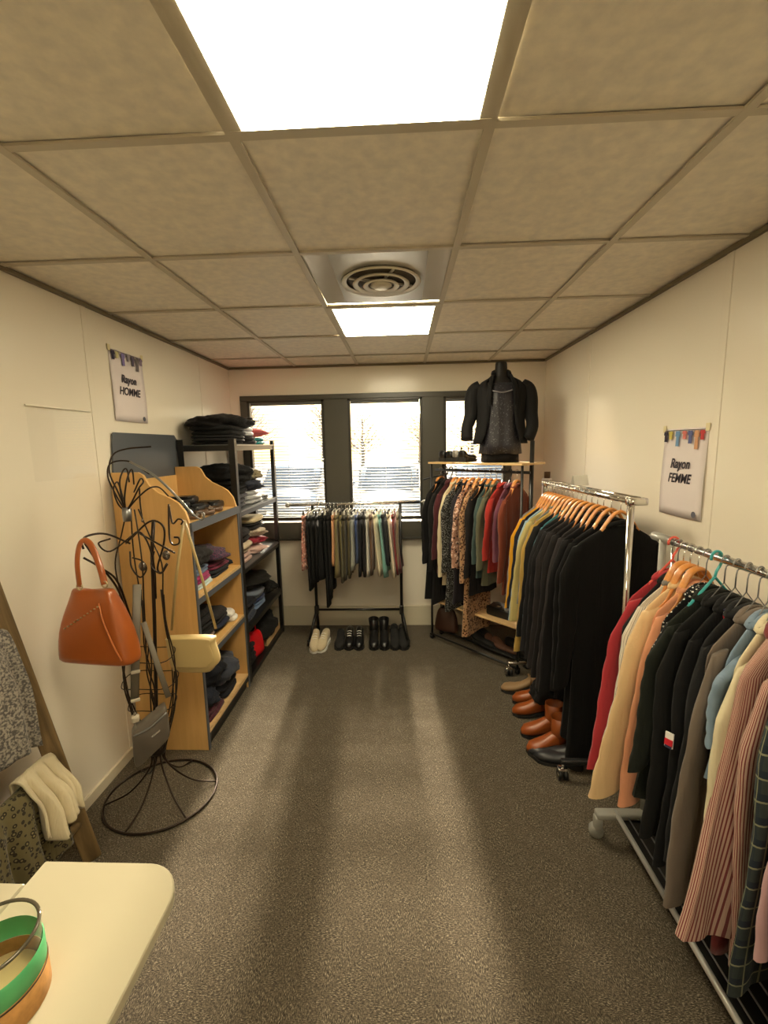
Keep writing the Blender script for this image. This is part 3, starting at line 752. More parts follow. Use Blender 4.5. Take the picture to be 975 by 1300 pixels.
def hang_hook(b, r=.017, z=-.07):
    pts = [(0, 0, z), (0, 0, -.03)]+[(r*math.cos(a), 0, r*math.sin(a)) for a in [math.radians(d) for d in range(-80, 190, 22)]]
    b.tube(pts, .0021, 6)
def hanger(kind, loc, rz, hw, label, group, col=None, zend=-.2):
    t = empty({'wood': 'wooden_hanger', 'plastic': 'plastic_hanger', 'wire': 'wire_hanger', 'clip': 'clip_hanger'}[kind], loc, rz, label, 'hanger', group)
    if kind == 'wood':
        b = MB(); P = spline([(-hw*.96, 0, zend), (-hw*.55, 0, -.068+(zend+.07)*.66), (-.03, 0, -.07), (.03, 0, -.07), (hw*.55, 0, -.068+(zend+.07)*.66), (hw*.96, 0, zend)], 5)
        b.tube(P, [.009+.006*math.sin(PI*i/(len(P)-1)) for i in range(len(P))], 8, flat=.5); b.build('hanger_bar', HANGWOOD, t, True)
        h = MB(); hang_hook(h, z=-.065); h.build('hook', CHROME, t, True)
    elif kind == 'plastic':
        m = plain('hanger_plastic_%d_%d_%d' % col, col, .35)
        b = MB(); b.tube([(-hw*.96, 0, zend), (-hw*.9, 0, zend+.01), (0, 0, -.062), (hw*.9, 0, zend+.01), (hw*.96, 0, zend), (hw*.9, 0, zend-.01), (-hw*.9, 0, zend-.01)], .0048, 8, cyclic=True); b.build('hanger_bar', m, t, True)
        h = MB(); r = .02
        pts = [(0, 0, -.064), (.004, 0, -.045), (.014, 0, -.03), (.022, 0, -.014)]+[(r*math.cos(a), 0, r*math.sin(a)) for a in [math.radians(d) for d in range(0, 215, 20)]]
        h.tube(pts, .0042, 8); h.build('hook', m, t, True)
    elif kind == 'wire':
        b = MB(); b.tube([(-hw*.95, 0, zend), (0, 0, -.068), (hw*.95, 0, zend)], .0016, 6); b.tube([(-hw*.95, 0, zend), (hw*.95, 0, zend-.003)], .0016, 6); b.build('hanger_bar', STEEL, t, True)
        h = MB(); hang_hook(h, z=-.068); h.build('hook', STEEL, t, True)
    else:
        m = plain('hanger_plastic_%d_%d_%d' % col, col, .35)
        b = MB(); b.tube([(-hw, 0, -.05), (-hw*.3, 0, -.045), (hw*.3, 0, -.045), (hw, 0, -.05)], .004, 6); b.build('hanger_bar', m, t, True)
        h = MB(); hang_hook(h, .014, -.045); h.build('hook', CHROME, t, True)
        for s in (-1, 1): MB().box((s*hw*.85, 0, -.066), (.022, .014, .036), bevel=.003).build('clip', m, t)
    return t
def top(name, cat, loc, rz, m, label, group, hw=.185, L=.75, hem=None, d=.017, sleeve=.55, flare=.05, neck=.055, bell=0., lean=0, yo=0, ph=0., amp=.008, zn=-.112, slope=.085, collar=True, cm=None, sr=.045, sd=.5, cuff=None, kx=26):
    t = empty(name, loc, rz, label, cat, group)
    hem = hem or hw*1.05
    zs = zn-slope
    rows = [(zn+.004, neck*.9, d*.55), (zn, neck*1.05, d*.75), (zn-slope*.35, neck+(hw-neck)*.42, d*.85), (zn-slope*.72, neck+(hw-neck)*.8, d*.9), (zs, hw*.975, d*.8), (zs-.03, hw*.99, d*.95)]
    for k in range(1, 11):
        q = k/10; rows.append((zs-.03-(L-slope-.03)*q, hw*.96*(1-q)+hem*q - .012*math.sin(PI*q), d*(1+.35*q)))
    ring_uv(MB().loft([[(x-lean*max(0, zs-z)/L, y, z) for x, y, z in r] for r in body_rings(rows, amp, kx, ph)], cap1=False).build('body', m, t, True), 48, 4.1*hw)
    if sleeve:
        for s in (-1, 1):
            P = []; rr = []
            nS = 22
            for k in range(nS+1):
                q = k/nS
                x = s*(hw-.028+.03*min(1, q*5)+(flare if s < 0 else min(flare, .015))*q**1.2); z = zs+.012-sleeve*q
                y = .006*math.sin(6*q+ph+s)
                P.append((x, y, z)); rr.append(sr*(.62+.38*min(1, q*6))*(1+(bell-.25)*q))
            b = MB(); rings = []
            for qi, ((x, y, z), r) in enumerate(zip(P, rr)):
                q = qi/nS; ring = []
                for j in range(16):
                    a = 2*PI*j/16
                    k_r = 1+.09*min(1, q*5)*math.sin(2*a+4*q+ph)+.055*min(1, q*4)*math.sin(34*q+2.2*a*s+ph)+.04*math.sin(5*a+ph+3*q)*q
                    ring.append((x+r*k_r*math.cos(a), y-yo+r*sd*k_r*math.sin(a)*(1+.12*math.sin(3*a+q*7)), z-.25*r*s*math.cos(a)))
                rings.append(ring)
            sl = ring_uv(b.loft(rings, cap1=False).build('sleeve', m, t, True), 16, 5*sr)
            if cuff:
                (x, y, z), r = P[-1], rr[-1]
                MB().loft([[(x+r*1.06*math.cos(2*PI*j/12), y+r*1.06*sd*math.sin(2*PI*j/12), z+zz) for j in range(12)] for zz in (.045, -.006)]).build('cuff', cuff, sl, True)
    if collar:
        P = [(neck*1.05*math.cos(a), d*1.0*math.sin(a), zn+.012-.012*math.cos(a*2)) for a in [2*PI*k/20 for k in range(20)]]
        MB().tube(P, .009, 6, cyclic=True, flat=1.5).build('collar', cm or m, t, True)
    return t
def dress_like(*a, **k): return top(*a, **k)
def trousers(loc, rz, m, label, group, hw=.17, L=.46, d=.011, ph=0., hem=None):
    t = empty('trousers', loc, rz, label, 'trousers', group); zt = -.075; hem = hem or hw*1.02
    MB().loft([[(hw*abs(math.cos(a))**.5*(1 if math.cos(a) > 0 else -1), d*math.sin(a), z) for a in [2*PI*k/20 for k in range(20)]] for z in (zt, zt-.04)]).build('waistband', m, t, True)
    for s in (-1, 1):
        rings = []
        for k in range(9):
            q = k/8; z = zt-.038-L*q; w = (hw*.5*(1-q)+hem*.47*q); cxx = s*(hw*.5*(1-q)+hem*.52*q)
            rings.append([(cxx+w*abs(math.cos(a))**.6*(1 if math.cos(a) > 0 else -1), d*1.1*math.sin(a)+.004*q*math.sin(3*a+ph)+.005*q*math.sin(q*4+ph+s), z) for a in [2*PI*j/14 for j in range(14)]])
        MB().loft(rings).build('trouser_leg', m, t, True)
    return t
def skirt(loc, rz, m, label, group, hw=.15, L=.46, hem=.22, d=.012, ph=0., lean=0):
    t = empty('skirt', loc, rz, label, 'skirt', group); zt = -.075
    MB().loft([[(hw*abs(math.cos(a))**.5*(1 if math.cos(a) > 0 else -1), d*math.sin(a), z) for a in [2*PI*k/20 for k in range(20)]] for z in (zt, zt-.03)]).build('waistband', m, t, True)
    rows = [(zt-.028-L*q/8, hw*.98*(1-q/8)+hem*q/8, d*(1+.5*q/8)) for q in range(9)]
    R_ = body_rings(rows, .006, 34, ph)
    R_ = [[(x, y+lean*(zt-z), z) for x, y, z in r] for r in R_]
    MB().loft(R_).build('body', m, t, True)
    return t

# ------------------------------------------------------------------ rack by the window wall (trousers)
RZ = 1.150
def castor(t, x, y, m, r=.024, zc=None, rz=0):
    c = MB().lathe([(.004, -.011), (r, -.011), (r, .011), (.004, .011)], seg=18).build('castor', m, t, True, matrix=Matrix.Translation((x, y, r)) @ Matrix.Rotation(rz, 4, 'Z') @ Matrix.Rotation(PI/2, 4, 'Y'))
    MB().box((x, y, r*2+.004), (.03, .03, .014), rz=rz, bevel=.003).build('fork', m, c)
t = empty('trouser_rack', (-.37, 3.50, 0), 0, 'low black and chrome clothes rack with trousers and skirts under the middle window', 'clothes rack')
MB().tube([(-.545, 0, RZ), (.545, 0, RZ+.01)], .011, 10).build('rail', CHROME, t, True)
for s in (-1, 1):
    x = s*.352
    MB().tube([(x, 0, .25), (x, 0, RZ)], .012, 10).build('upright', BLACKM, t, True)
    MB().tube([(x+s*.048, -.11, .045), (x+s*.03, -.07, .14), (x, 0, .27), (x+s*.01, .07, .14), (x+s*.02, .13, .05)], .012, 8).build('foot', BLACKM, t, True)
    MB().box((x, 0, .27), (.035, .04, .08), bevel=.008).build('joint', BLACKM, t)
    castor(t, x+s*.05, -.11, BLACKM); castor(t, x+s*.02, .135, BLACKM)
    MB().lathe([(.001, -.016), (.016, -.016), (.018, 0), (.016, .016), (.001, .016)]).build('end_cap', GREYP, t, True, matrix=Matrix.Translation((s*.55, 0, RZ+.005+s*.005)) @ Matrix.Rotation(PI/2, 4, 'Y'))
MB().tube([(-.352, 0, .272), (.352, 0, .272)], .010, 8).build('lower_bar', BLACKM, t, True)
rows = [  # x, kind, colour, length, noun, extra
 (-.775, 's', (196, 128, 112), .40, 'coral floral skirt', 'floral'),
 (-.745, 't', (18, 17, 18), .56, 'black long trousers with straight legs', None),
 (-.712, 't', (22, 21, 20), .50, 'black wide trousers', None),
 (-.680, 't', (26, 24, 24), .49, 'faded black trousers', None),
 (-.645, 's', (16, 16, 17), .48, 'plain black skirt', None),
 (-.610, 't', (14, 14, 15), .70, 'black overlong trousers that hang lowest', None),
 (-.578, 't', (24, 22, 22), .60, 'black trousers with a gathered hem', None),
 (-.548, 't', (206, 150, 108), .36, 'tan short trousers', None),
 (-.518, 's', (122, 108, 66), .46, 'olive khaki skirt', None),
 (-.486, 't', (104, 94, 56), .50, 'olive green trousers', None),
 (-.455, 't', (66, 58, 36), .48, 'dark olive trousers', None),
 (-.424, 't', (82, 72, 46), .46, 'khaki brown trousers', None),
 (-.395, 's', (150, 150, 140), .40, 'pale grey skirt', None),
 (-.366, 't', (52, 72, 120), .34, 'blue denim shorts', None),
 (-.336, 't', (26, 26, 32), .45, 'dark navy trousers', None),
 (-.306, 't', (34, 30, 32), .45, 'charcoal trousers', None),
 (-.276, 's', (196, 192, 182), .45, 'thin off white skirt', None),
 (-.248, 't', (98, 70, 46), .44, 'chestnut brown trousers', None),
 (-.216, 's', (216, 202, 172), .45, 'cream flared skirt', None),
 (-.182, 's', (118, 168, 158), .46, 'mint green skirt', None),
 (-.150, 's', (28, 32, 38), .36, 'short dark blue grey skirt', None),
 (-.112, 's', (222, 208, 180), .46, 'ivory flared skirt', None),
 (-.072, 's', (112, 24, 28), .44, 'dark red skirt', None),
 (-.038, 't', (128, 110, 86), .42, 'taupe trousers', None)]
for i, (x, k, c, L, noun, pat) in enumerate(rows):
    ph = i*1.7; loc = (x, 3.50, RZ+.004); rz = PI/2+(.02 if i % 2 else -.03)-(0.0 if i < 17 else .05)
    m = fabric(c, pat, (226, 190, 170), (92, 70, 60))
    side = 'on the low rack under the middle window'
    if k == 't': trousers(loc, rz, m, noun+' '+side, 'trousers on the low rack', L=L, ph=ph, hw=.15)
    else: skirt(loc, rz, m, noun+' '+side, 'skirts on the low rack', L=L, ph=ph, hw=.14, hem=.18, lean=(-.10 if 17 < i < 23 else 0))
    hanger('clip', loc, rz, .10, 'clip hanger holding the '+noun+' on the low rack', 'clip hangers on the low rack', col=(214, 210, 200) if i % 3 else (40, 40, 40))

# shoes under the low rack
SG = 'shoes under the low rack'
CANVAS = fabric((206, 190, 158)); BL = plain('black_leather', (20, 19, 19), .35); BS = plain('black_suede', (24, 23, 23), .85)
shoe('sneaker', (-.735, 3.50, 0), PI+.1, CANVAS, 'left cream canvas sneaker under the low rack', SG, .24, WHITEP)
shoe('sneaker', (-.645, 3.51, 0), PI-.1, CANVAS, 'right cream canvas sneaker under the low rack', SG, .24, WHITEP)
for x, kd, s, n in ((-.535, 'flat', BS, 'black suede slip on shoe beside the cream sneakers'), (-.455, 'sneaker', BL, 'black lace up shoe, left of its pair, left of the low boots'),
                    (-.375, 'sneaker', BL, 'black lace up shoe, right of its pair, left of the low boots'), (-.255, 'boot', BL, 'black ankle boot, left of its pair, under the low rack'),
                    (-.17, 'boot', BL, 'black ankle boot, right of its pair, under the low rack'), (-.085, 'heel', BS, 'black court shoe, left of the pair beside the right foot of the low rack'), (-.015, 'heel', BS, 'black court shoe, right of the pair beside the right foot of the low rack')):
    shoe(kd, (x, 3.56, 0), PI+.05, s, n, SG, .25)

# ------------------------------------------------------------------ corner rack by the right window (diagonal)
P0 = Vector((.235, 3.546, 0)); P1 = Vector((.790, 2.955, 0)); dv = (P1-P0).normalized(); nv = Vector((-dv.y, dv.x, 0)); LR = (P1-P0).length
ang = math.atan2(dv.y, dv.x)
t = empty('corner_rack', P0, ang, 'black clothes rack with a wooden top shelf set across the corner by the right window', 'clothes rack')
DP = .26
for x in (.0, LR):
    MB().tube([(x, 0, .02), (x, 0, 1.47)], .009, 8).build('post', BLACKM, t, True)
for x, h in ((.02, 1.47), (LR, 1.62)):
    MB().tube([(x, .115, .02), (x, .115, h)], .015 if x > .1 else .010, 8).build('post', BLACKM, t, True)
MB().box((LR/2, DP/2-.01, 1.466), (LR+.03, DP+.03, .014), bevel=.003).build('top_shelf', SHELFWOOD, t)
MB().tube([(-.01, .06, 1.41), (LR+.02, .06, 1.41)], .010, 10).build('rail', BLACKM, t, True)
MB().tube([(-.07, -.02, 1.33), (.12, .06, 1.385)], .007, 8).build('brace', BLACKM, t, True)
MB().box((LR/2, DP/2, .33), (LR, DP, .016), bevel=.003).build('lower_shelf', SHELFWOOD, t)
for y in (0, .115):
    MB().tube([(0, y, .04), (LR, y, .04)], .009, 8).build('base_bar', BLACKM, t, True)
for x in (0, LR):
    for y in (0, .115): castor(t, x, y, BLACKM, .018)
RA = math.atan2(nv.y, nv.x)   # garment across direction
def on_corner(s, z=1.413): p = P0+dv*s+nv*.06; return (p.x, p.y, z)
crows = [ # s, colour, pattern, c2, c3, L, hw, sleeve, noun, cat, name, hanger
 (.045, (18, 17, 18), None, 0, 0, .93, .155, .55, 'black knee length coat', 'coat', 'coat', 'wood'),
 (.100, (24, 22, 22), None, 0, 0, .95, .16, .60, 'faded black long dress', 'dress', 'dress', 'plastic'),
 (.150, (74, 30, 36), None, 0, 0, .70, .15, .50, 'dark burgundy blouse', 'blouse', 'blouse', 'plastic'),
 (.200, (212, 196, 162), None, 0, 0, .78, .16, .62, 'cream thin cardigan', 'cardigan', 'cardigan', 'wood'),
 (.255, (38, 37, 36), 'speckle', (170, 168, 160), 0, .97, .165, .58, 'black and white speckled long dress', 'dress', 'dress', 'wood'),
 (.310, (44, 40, 46), None, 0, 0, .90, .15, .40, 'dark grey sleeveless dress', 'dress', 'dress', 'wood'),
 (.360, (176, 132, 110), 'floral', (60, 40, 40), (226, 196, 176), .62, .165, .52, 'pink and brown floral blouse', 'blouse', 'blouse', 'wood'),
 (.415, (184, 142, 104), 'leopard', (52, 34, 26), (140, 92, 60), 1.12, .17, .62, 'long leopard print dress', 'dress', 'dress', 'wood'),
 (.470, (30, 26, 26), None, 0, 0, .80, .16, .58, 'black brown tunic', 'tunic', 'tunic', 'wood'),
 (.520, (58, 76, 74), None, 0, 0, .66, .155, .46, 'dark teal shirt', 'shirt', 'shirt', 'wood'),
 (.570, (96, 96, 76), None, 0, 0, .70, .155, .50, 'sage green cardigan', 'cardigan', 'cardigan', 'wood'),
 (.735, (122, 58, 38), None, 0, 0, .72, .165, .55, 'rust brown jumper', 'jumper', 'jumper', 'wood'),
 (.625, (168, 46, 38), None, 0, 0, .60, .15, .42, 'bright red blouse', 'blouse', 'blouse', 'plastic'),
 (.680, (112, 62, 80), None, 0, 0, .62, .14, .42, 'dusty rose blouse', 'blouse', 'blouse', 'plastic')]
for i, (s, c, pat, c2, c3, L, hw, sl, noun, cat, name, hk) in enumerate(crows):
    m = fabric(c, pat, c2 or (240, 235, 225), c3 or (120, 120, 120)); loc = on_corner(s); rz = RA+(.05 if i % 2 else -.04)
    top(name, cat, loc, rz, m, noun+' on the corner rack by the right window', 'clothes on the corner rack', hw=hw, L=L, hem=hw*(1.15 if L > .8 else 1), sleeve=sl, ph=i*1.9, flare=.02, amp=.007, zn=-.105, d=.016)
    hanger(hk, loc, rz, hw, ('wooden' if hk == 'wood' else 'dark plastic')+' hanger holding the '+noun, 'hangers on the corner rack', col=(30, 30, 30), zend=-.20)

# shoes and bags below and on the corner rack
def corner(s, d, z=0): p = P0+dv*s+nv*d; return (p.x, p.y, z)
TG = 'shoes on top of the corner rack'
for k, (s, d, kd, mm, lab) in enumerate([(.05, .06, 'flat', BL, 'black flat shoe at the window end of the top shelf'), (.115, .07, 'flat', BL, 'second black flat shoe on the top shelf beside the window'),
                         (.185, .06, 'sandal', plain('silver_leather', (150, 148, 144), .35, .4), 'silver strappy sandal on the top shelf'), (.25, .06, 'sandal', BL, 'black strappy sandal between the silver one and the mannequin')]):
    shoe(kd, corner(s, d, 1.474), ang+.15, mm, lab, TG, .2)
BG = 'shoes under the corner rack'
b = handbag(corner(.07, .10, .06), ang+.3, .20, .20, .10, plain('brown_leather2', (70, 44, 32), .45), 'dark brown handbag under the corner rack at its window end', topw=.5)
MB().tube(spline([(-.05, 0, .19), (-.045, 0, .27), (0, 0, .31), (.045, 0, .27), (.05, 0, .19)], 6), .006, 6).build('handle', plain('brown_leather2', (70, 44, 32), .45), b, True)
BB = plain('brown_suede', (96, 64, 50), .7)
for k, (s, d, kd, mm, lab) in enumerate([(.20, .20, 'boot', BL, 'black ankle boot behind the brown handbag'), (.28, .20, 'boot', BL, 'black ankle boot under the speckled dress'),
                     (.33, .14, 'flat', BS, 'black suede shoe under the floral blouse'), (.43, .16, 'flat', BB, 'brown suede flat shoe, left one, under the leopard print dress'), (.50, .16, 'flat', BB, 'brown suede flat shoe, right one, under the leopard print dress'),
                     (.60, .18, 'sneaker', BL, 'black trainer, left one, at the near end of the corner rack'), (.68, .18, 'sneaker', BL, 'black trainer, right one, at the near end of the corner rack')]):
    shoe(kd, corner(s, d, .05), ang-PI/2-.1+.0, mm, lab, BG, .22)
clutch(corner(.60, .12, .34), ang, 0, 'black clutch bag on the lower wooden shelf of the corner rack', .2, .14, .07)['group'] = 'bags on the corner rack'
# white paper roll in the corner
t = empty('paper_roll', (1.112, 3.45, 0), 0, 'tall white paper roll with brown end standing in the right corner behind the racks', 'paper roll')
MB().lathe([(.001, 0), (.038, 0), (.036, 1.335), (.001, 1.335)], seg=20).build('roll', plain('bright_white', (246, 244, 240), .5), t, True)
MB().lathe([(.001, 1.336), (.022, 1.336), (.022, 1.385), (.001, 1.385)], seg=16).build('core', plain('cardboard', (96, 74, 52), .8), t, True)

# ------------------------------------------------------------------ mannequin on the corner rack
MS = .545
mc = corner(MS, .13, 1.474)
t = empty('mannequin', mc, -.12, 'headless black torso mannequin standing on the top shelf of the corner rack', 'mannequin')
MBK = plain('mannequin_black', (16, 15, 15), .5)
def ell(cx_, cy_, z, a, b_, n=24, p=1): return [(cx_+a*math.cos(2*PI*k/n), cy_+b_*math.sin(2*PI*k/n), z) for k in range(n)]
MB().loft([ell(0, 0, 0, .115, .09), ell(0, 0, .10, .125, .095), ell(0, 0, .22, .105, .085), ell(0, 0, .36, .125, .10), ell(0, 0, .47, .135, .095), ell(0, .005, .53, .13, .075), ell(0, .01, .57, .075, .055), ell(0, .01, .60, .044, .044), ell(0, .01, .68, .040, .040), ell(0, .01, .695, .036, .036)]).build('torso', MBK, t, True)
mj = fabric((15, 14, 15), None, rough=.8); msq = fabric((36, 34, 40), 'sequin', (78, 76, 80)); msk = fabric((16, 15, 19))
k_ = empty('skirt', mc, -.12, 'black short skirt on the mannequin', 'skirt')
MB().loft(body_rings([(z, w, d) for z, w, d in ((.16, .118, .097), (.12, .125, .102), (.06, .13, .106), (.004, .132, .108))], .002, 40, 1, 36, 1)).build('body', msk, k_, True)
s_ = empty('sequin_top', mc, -.12, 'dark sequinned top on the mannequin under the black jacket', 'top')
sg = body_rings([(z, w, d) for z, w, d in ((.545, .095, .066), (.52, .125, .088), (.47, .142, .103), (.40, .135, .108), (.30, .124, .102), (.22, .128, .103), (.13, .142, .112), (.06, .15, .118))], .007, 50, .5, 48, 1)
MB().loft(sg, cap0=False, cap1=False).build('body', msq, s_, True, solid=.003)
tr = MB()
tr.tube(spline([(-.085, -.086, .50), (-.05, -.110, .485), (0, -.112, .475), (.05, -.110, .485), (.085, -.086, .50)], 5), .005, 6)
tr.build('neckline_trim', plain('silver_trim', (150, 146, 150), .3, .6), s_, True)
j_ = empty('jacket', mc, -.12, 'open black jacket with three quarter sleeves on the mannequin', 'jacket')
def open_shell(rows_, gap):  # shell open at the front (toward -y)
    rings = []
    for z, a, b_, g in rows_:
        r = []
        for k in range(31):
            th = -PI/2+g+(2*PI-2*g)*k/30
            r.append((a*math.cos(th), b_*math.sin(th)+.005, z))
        rings.append(r)
    return rings
rr_ = open_shell([(.615, .052, .052, .9), (.585, .085, .062, .95), (.56, .13, .085, .85), (.52, .176, .105, .62), (.45, .176, .118, .50), (.36, .165, .122, .52), (.27, .165, .124, .60), (.18, .18, .130, .70), (.13, .188, .134, .80)], 0)
b = MB(); R_ = [b.ring(r) for r in rr_]; b.skin(R_, close=False); b.build('body', mj, j_, True, solid=.006)
for s in (-1, 1):
    P = spline([(s*.14, .0, .535), (s*.182, .005, .505), (s*.200, .0, .44), (s*.205 if s > 0 else -.205, -.01, .34), (s*.215 if s > 0 else -.232, -.03, .25), (s*.185 if s > 0 else -.235, -.05, .16)], 4)
    n_ = len(P); MB().tube(P, [.043+.010*math.sin(PI*min(1, i/n_*1.4))-.002*i/n_ for i in range(n_)], 12).build('sleeve', mj, j_, True)
    MB().tube([(s*.06, -.045, .60), (s*.082, -.09, .53), (s*.088, -.112, .45), (s*.08, -.118, .38)], [.012, .02, .018, .004], 8, flat=.4).build('lapel', mj, j_, True)
MB().tube(spline([(-.055, -.03, .60), (-.05, .03, .625), (0, .06, .635), (.05, .03, .625), (.055, -.03, .60)], 5), .014, 8, flat=1.4).build('collar', mj, j_, True)

# ------------------------------------------------------------------ double castor for chrome racks
def chrome_castor(t, x, y, m=CHROME, r=.026):
    for s in (-1, 1):
        MB().lathe([(.004, -.008), (r, -.008), (r, .008), (.004, .008)], seg=18).build('castor', BLACKP if m is CHROME else m, t, True, matrix=Matrix.Translation((x+s*.013, y, r)) @ Matrix.Rotation(PI/2, 4, 'Y'))
        MB().lathe([(.001, s*.009), (.015, s*.009), (.015, s*.0092), (.001, s*.0092)]).build('hub_cap', m, t, True, matrix=Matrix.Translation((x+s*.013, y, r)) @ Matrix.Rotation(PI/2, 4, 'Y'))
    MB().box((x, y+.004, r*2+.002), (.046, .036, .016), bevel=.005).build('castor_cover', m, t, True)
    MB().tube([(x, y, r*2), (x, y, .085)], .006, 8).build('stem', m, t, True)

# ------------------------------------------------------------------ chrome coat rack (middle right)
CA = Vector((.998, 1.955, 1.343)); CB = Vector((.938, 2.93, 1.343)); cdir = (CB-CA).normalized()
t = empty('coat_rack', (0, 0, 0), 0, 'chrome clothes rack packed with coats along the right wall', 'clothes rack')
MB().tube([CA-cdir*.02, CB+cdir*.02], .0125, 10).build('rail', CHROME, t, True)
MB().tube([CA+Vector((.03, -.0, .012)), CB+Vector((.03, 0, .012))], .0095, 10).build('rail', CHROME, t, True)
for P in (CA, CB):
    MB().tube([(P.x, P.y, .10), (P.x-.004, P.y, P.z)], .0155, 12).build('upright', CHROME, t, True)
    MB().box((P.x+.02, P.y, P.z-.0), (.085, .04, .034), bevel=.008).build('corner_clamp', CHROME, t, True)
    dx = .955 if P is CA else .93
    MB().box((dx, P.y, .095), (.43, .026, .022), bevel=.005).build('foot_bar', CHROME if P is CB else plain('dark_chrome', (70, 70, 72), .25, .7), t, True)
    for x in (dx-.205, dx+.195): chrome_castor(t, x, P.y)
MB().tube([(CA.x, CA.y, .108), (CB.x, CB.y, .108)], .009, 8).build('base_bar', CHROME, t, True)
cd = empty('price_card', (CA.x*.42+CB.x*.58+.03, CA.y*.42+CB.y*.58, CA.z+.0225), math.radians(10), 'small folded white card standing on the rail of the coat rack', 'card')
for s in (-1, 1): MB().box((0, s*.012, .028), (.085, .0008, .058), rx=s*.35).build('leaf', WHITEP, cd)

CG = 'clothes on the chrome coat rack'
coats = [ # y, c, pat, L, hw, sleeve, noun, cat, d
 (2.885, (128, 124, 124), None, .66, .185, .62, 'thin grey cardigan', 'cardigan', .012),
 (2.845, (212, 150, 26), None, .58, .20, .58, 'mustard yellow cardigan', 'cardigan', .014),
 (2.805, (38, 40, 56), None, .64, .19, .58, 'navy blouse', 'blouse', .012),
 (2.765, (150, 176, 192), None, .72, .19, .64, 'light blue shirt', 'shirt', .012),
 (2.720, (188, 172, 112), None, .68, .205, .62, 'pale lime satin shirt', 'shirt', .013),
 (2.675, (116, 118, 112), None, .60, .17, .50, 'steel blue cardigan', 'cardigan', .013),
 (2.625, (176, 142, 70), None, .80, .20, .78, 'khaki yellow trench coat', 'coat', .016),
 (2.575, (30, 30, 32), None, .78, .205, .66, 'black wool jacket with plain lapels', 'jacket', .016),
 (2.525, (58, 112, 118), None, .97, .18, .60, 'long teal dress whose hem shows below the jackets', 'dress', .013),
 (2.475, (44, 42, 46), None, .84, .21, .70, 'charcoal tweed jacket', 'jacket', .016),
 (2.425, (32, 30, 33), None, .84, .21, .72, 'black quilted jacket', 'jacket', .017),
 (2.370, (56, 50, 52), None, .88, .200, .76, 'dark brown grey overcoat', 'coat', .018),
 (2.310, (38, 34, 36), None, .90, .200, .78, 'brownish black overcoat', 'coat', .018),
 (2.250, (62, 56, 58), None, .92, .200, .80, 'charcoal overcoat with piped seams', 'coat', .018),
 (2.190, (24, 22, 24), None, .94, .200, .80, 'plain black overcoat', 'coat', .019),
 (2.120, (14, 13, 14), None, 1.10, .200, .74, 'long black coat, second from the near pole', 'coat', .022),
 (2.040, (8, 8, 9), None, 1.16, .205, .70, 'floor length black velvet coat nearest the pole', 'coat', .026)]
for i, (y, c, pat, L, hw, sl, noun, cat, d) in enumerate(coats):
    q = (y-CA.y)/(CB.y-CA.y); loc = (CA.x+(CB.x-CA.x)*q, y, CA.z)
    rz = math.radians(5+3*math.sin(i*2.1)) if i < 16 else math.radians(1)
    top(cat, cat, loc, rz, fabric(c if max(c) > 66 else tuple(int(v*.72) for v in c), pat), noun+' on the chrome coat rack', CG, hw=hw, L=L, sleeve=sl, d=d, ph=i*1.3, flare=.055 if i < 15 else .03, amp=.008 if i < 15 else .014,
        hem=hw*(1.02 if i < 15 else 1.0), zn=-.125, slope=.10, sr=.042+.6*(d-.012), neck=.06)
    hanger('wood', loc, rz, hw*.95, 'wooden hanger holding the '+noun, 'wooden hangers on the coat rack', zend=-.238)
BR = plain('tan_leather', (150, 76, 30), .35)
FG = 'shoes under the coat rack'
for (x, y, rz, kd, mm, lab, z) in ((.86, 2.17, 1.72, 'boot', BR, 'tan leather ankle boot, nearest of the four', 0), (.87, 2.29, 1.60, 'boot', BR, 'tan leather ankle boot just behind the nearest one', 0),
                        (.87, 2.47, 1.55, 'boot', BR, 'tan leather ankle boot under the fallen black garment', 0), (.90, 2.58, 1.45, 'boot', BR, 'tan leather ankle boot farthest towards the window', 0),
                        (.875, 2.03, 1.25, 'flat', plain('grey_leather', (46, 46, 49), .4), 'dark grey flat shoe, right one, at the hem of the velvet coat', .0), (.86, 2.085, 1.35, 'flat', plain('grey_leather', (46, 46, 49), .4), 'dark grey flat shoe, left one, at the hem of the velvet coat', .0),
                        (.86, 2.72, 1.5, 'heel', plain('beige_leather', (150, 120, 84), .5), 'beige heeled shoe under the coat rack towards the window', 0)):
    shoe(kd, (x, y, z), rz, mm, lab, FG, .23)
crumple('fallen_garment', (.845, 2.44, .10), .20, .17, .15, .3, BLK, 'black garment draped over the tan boots under the coat rack', None, seed=5)

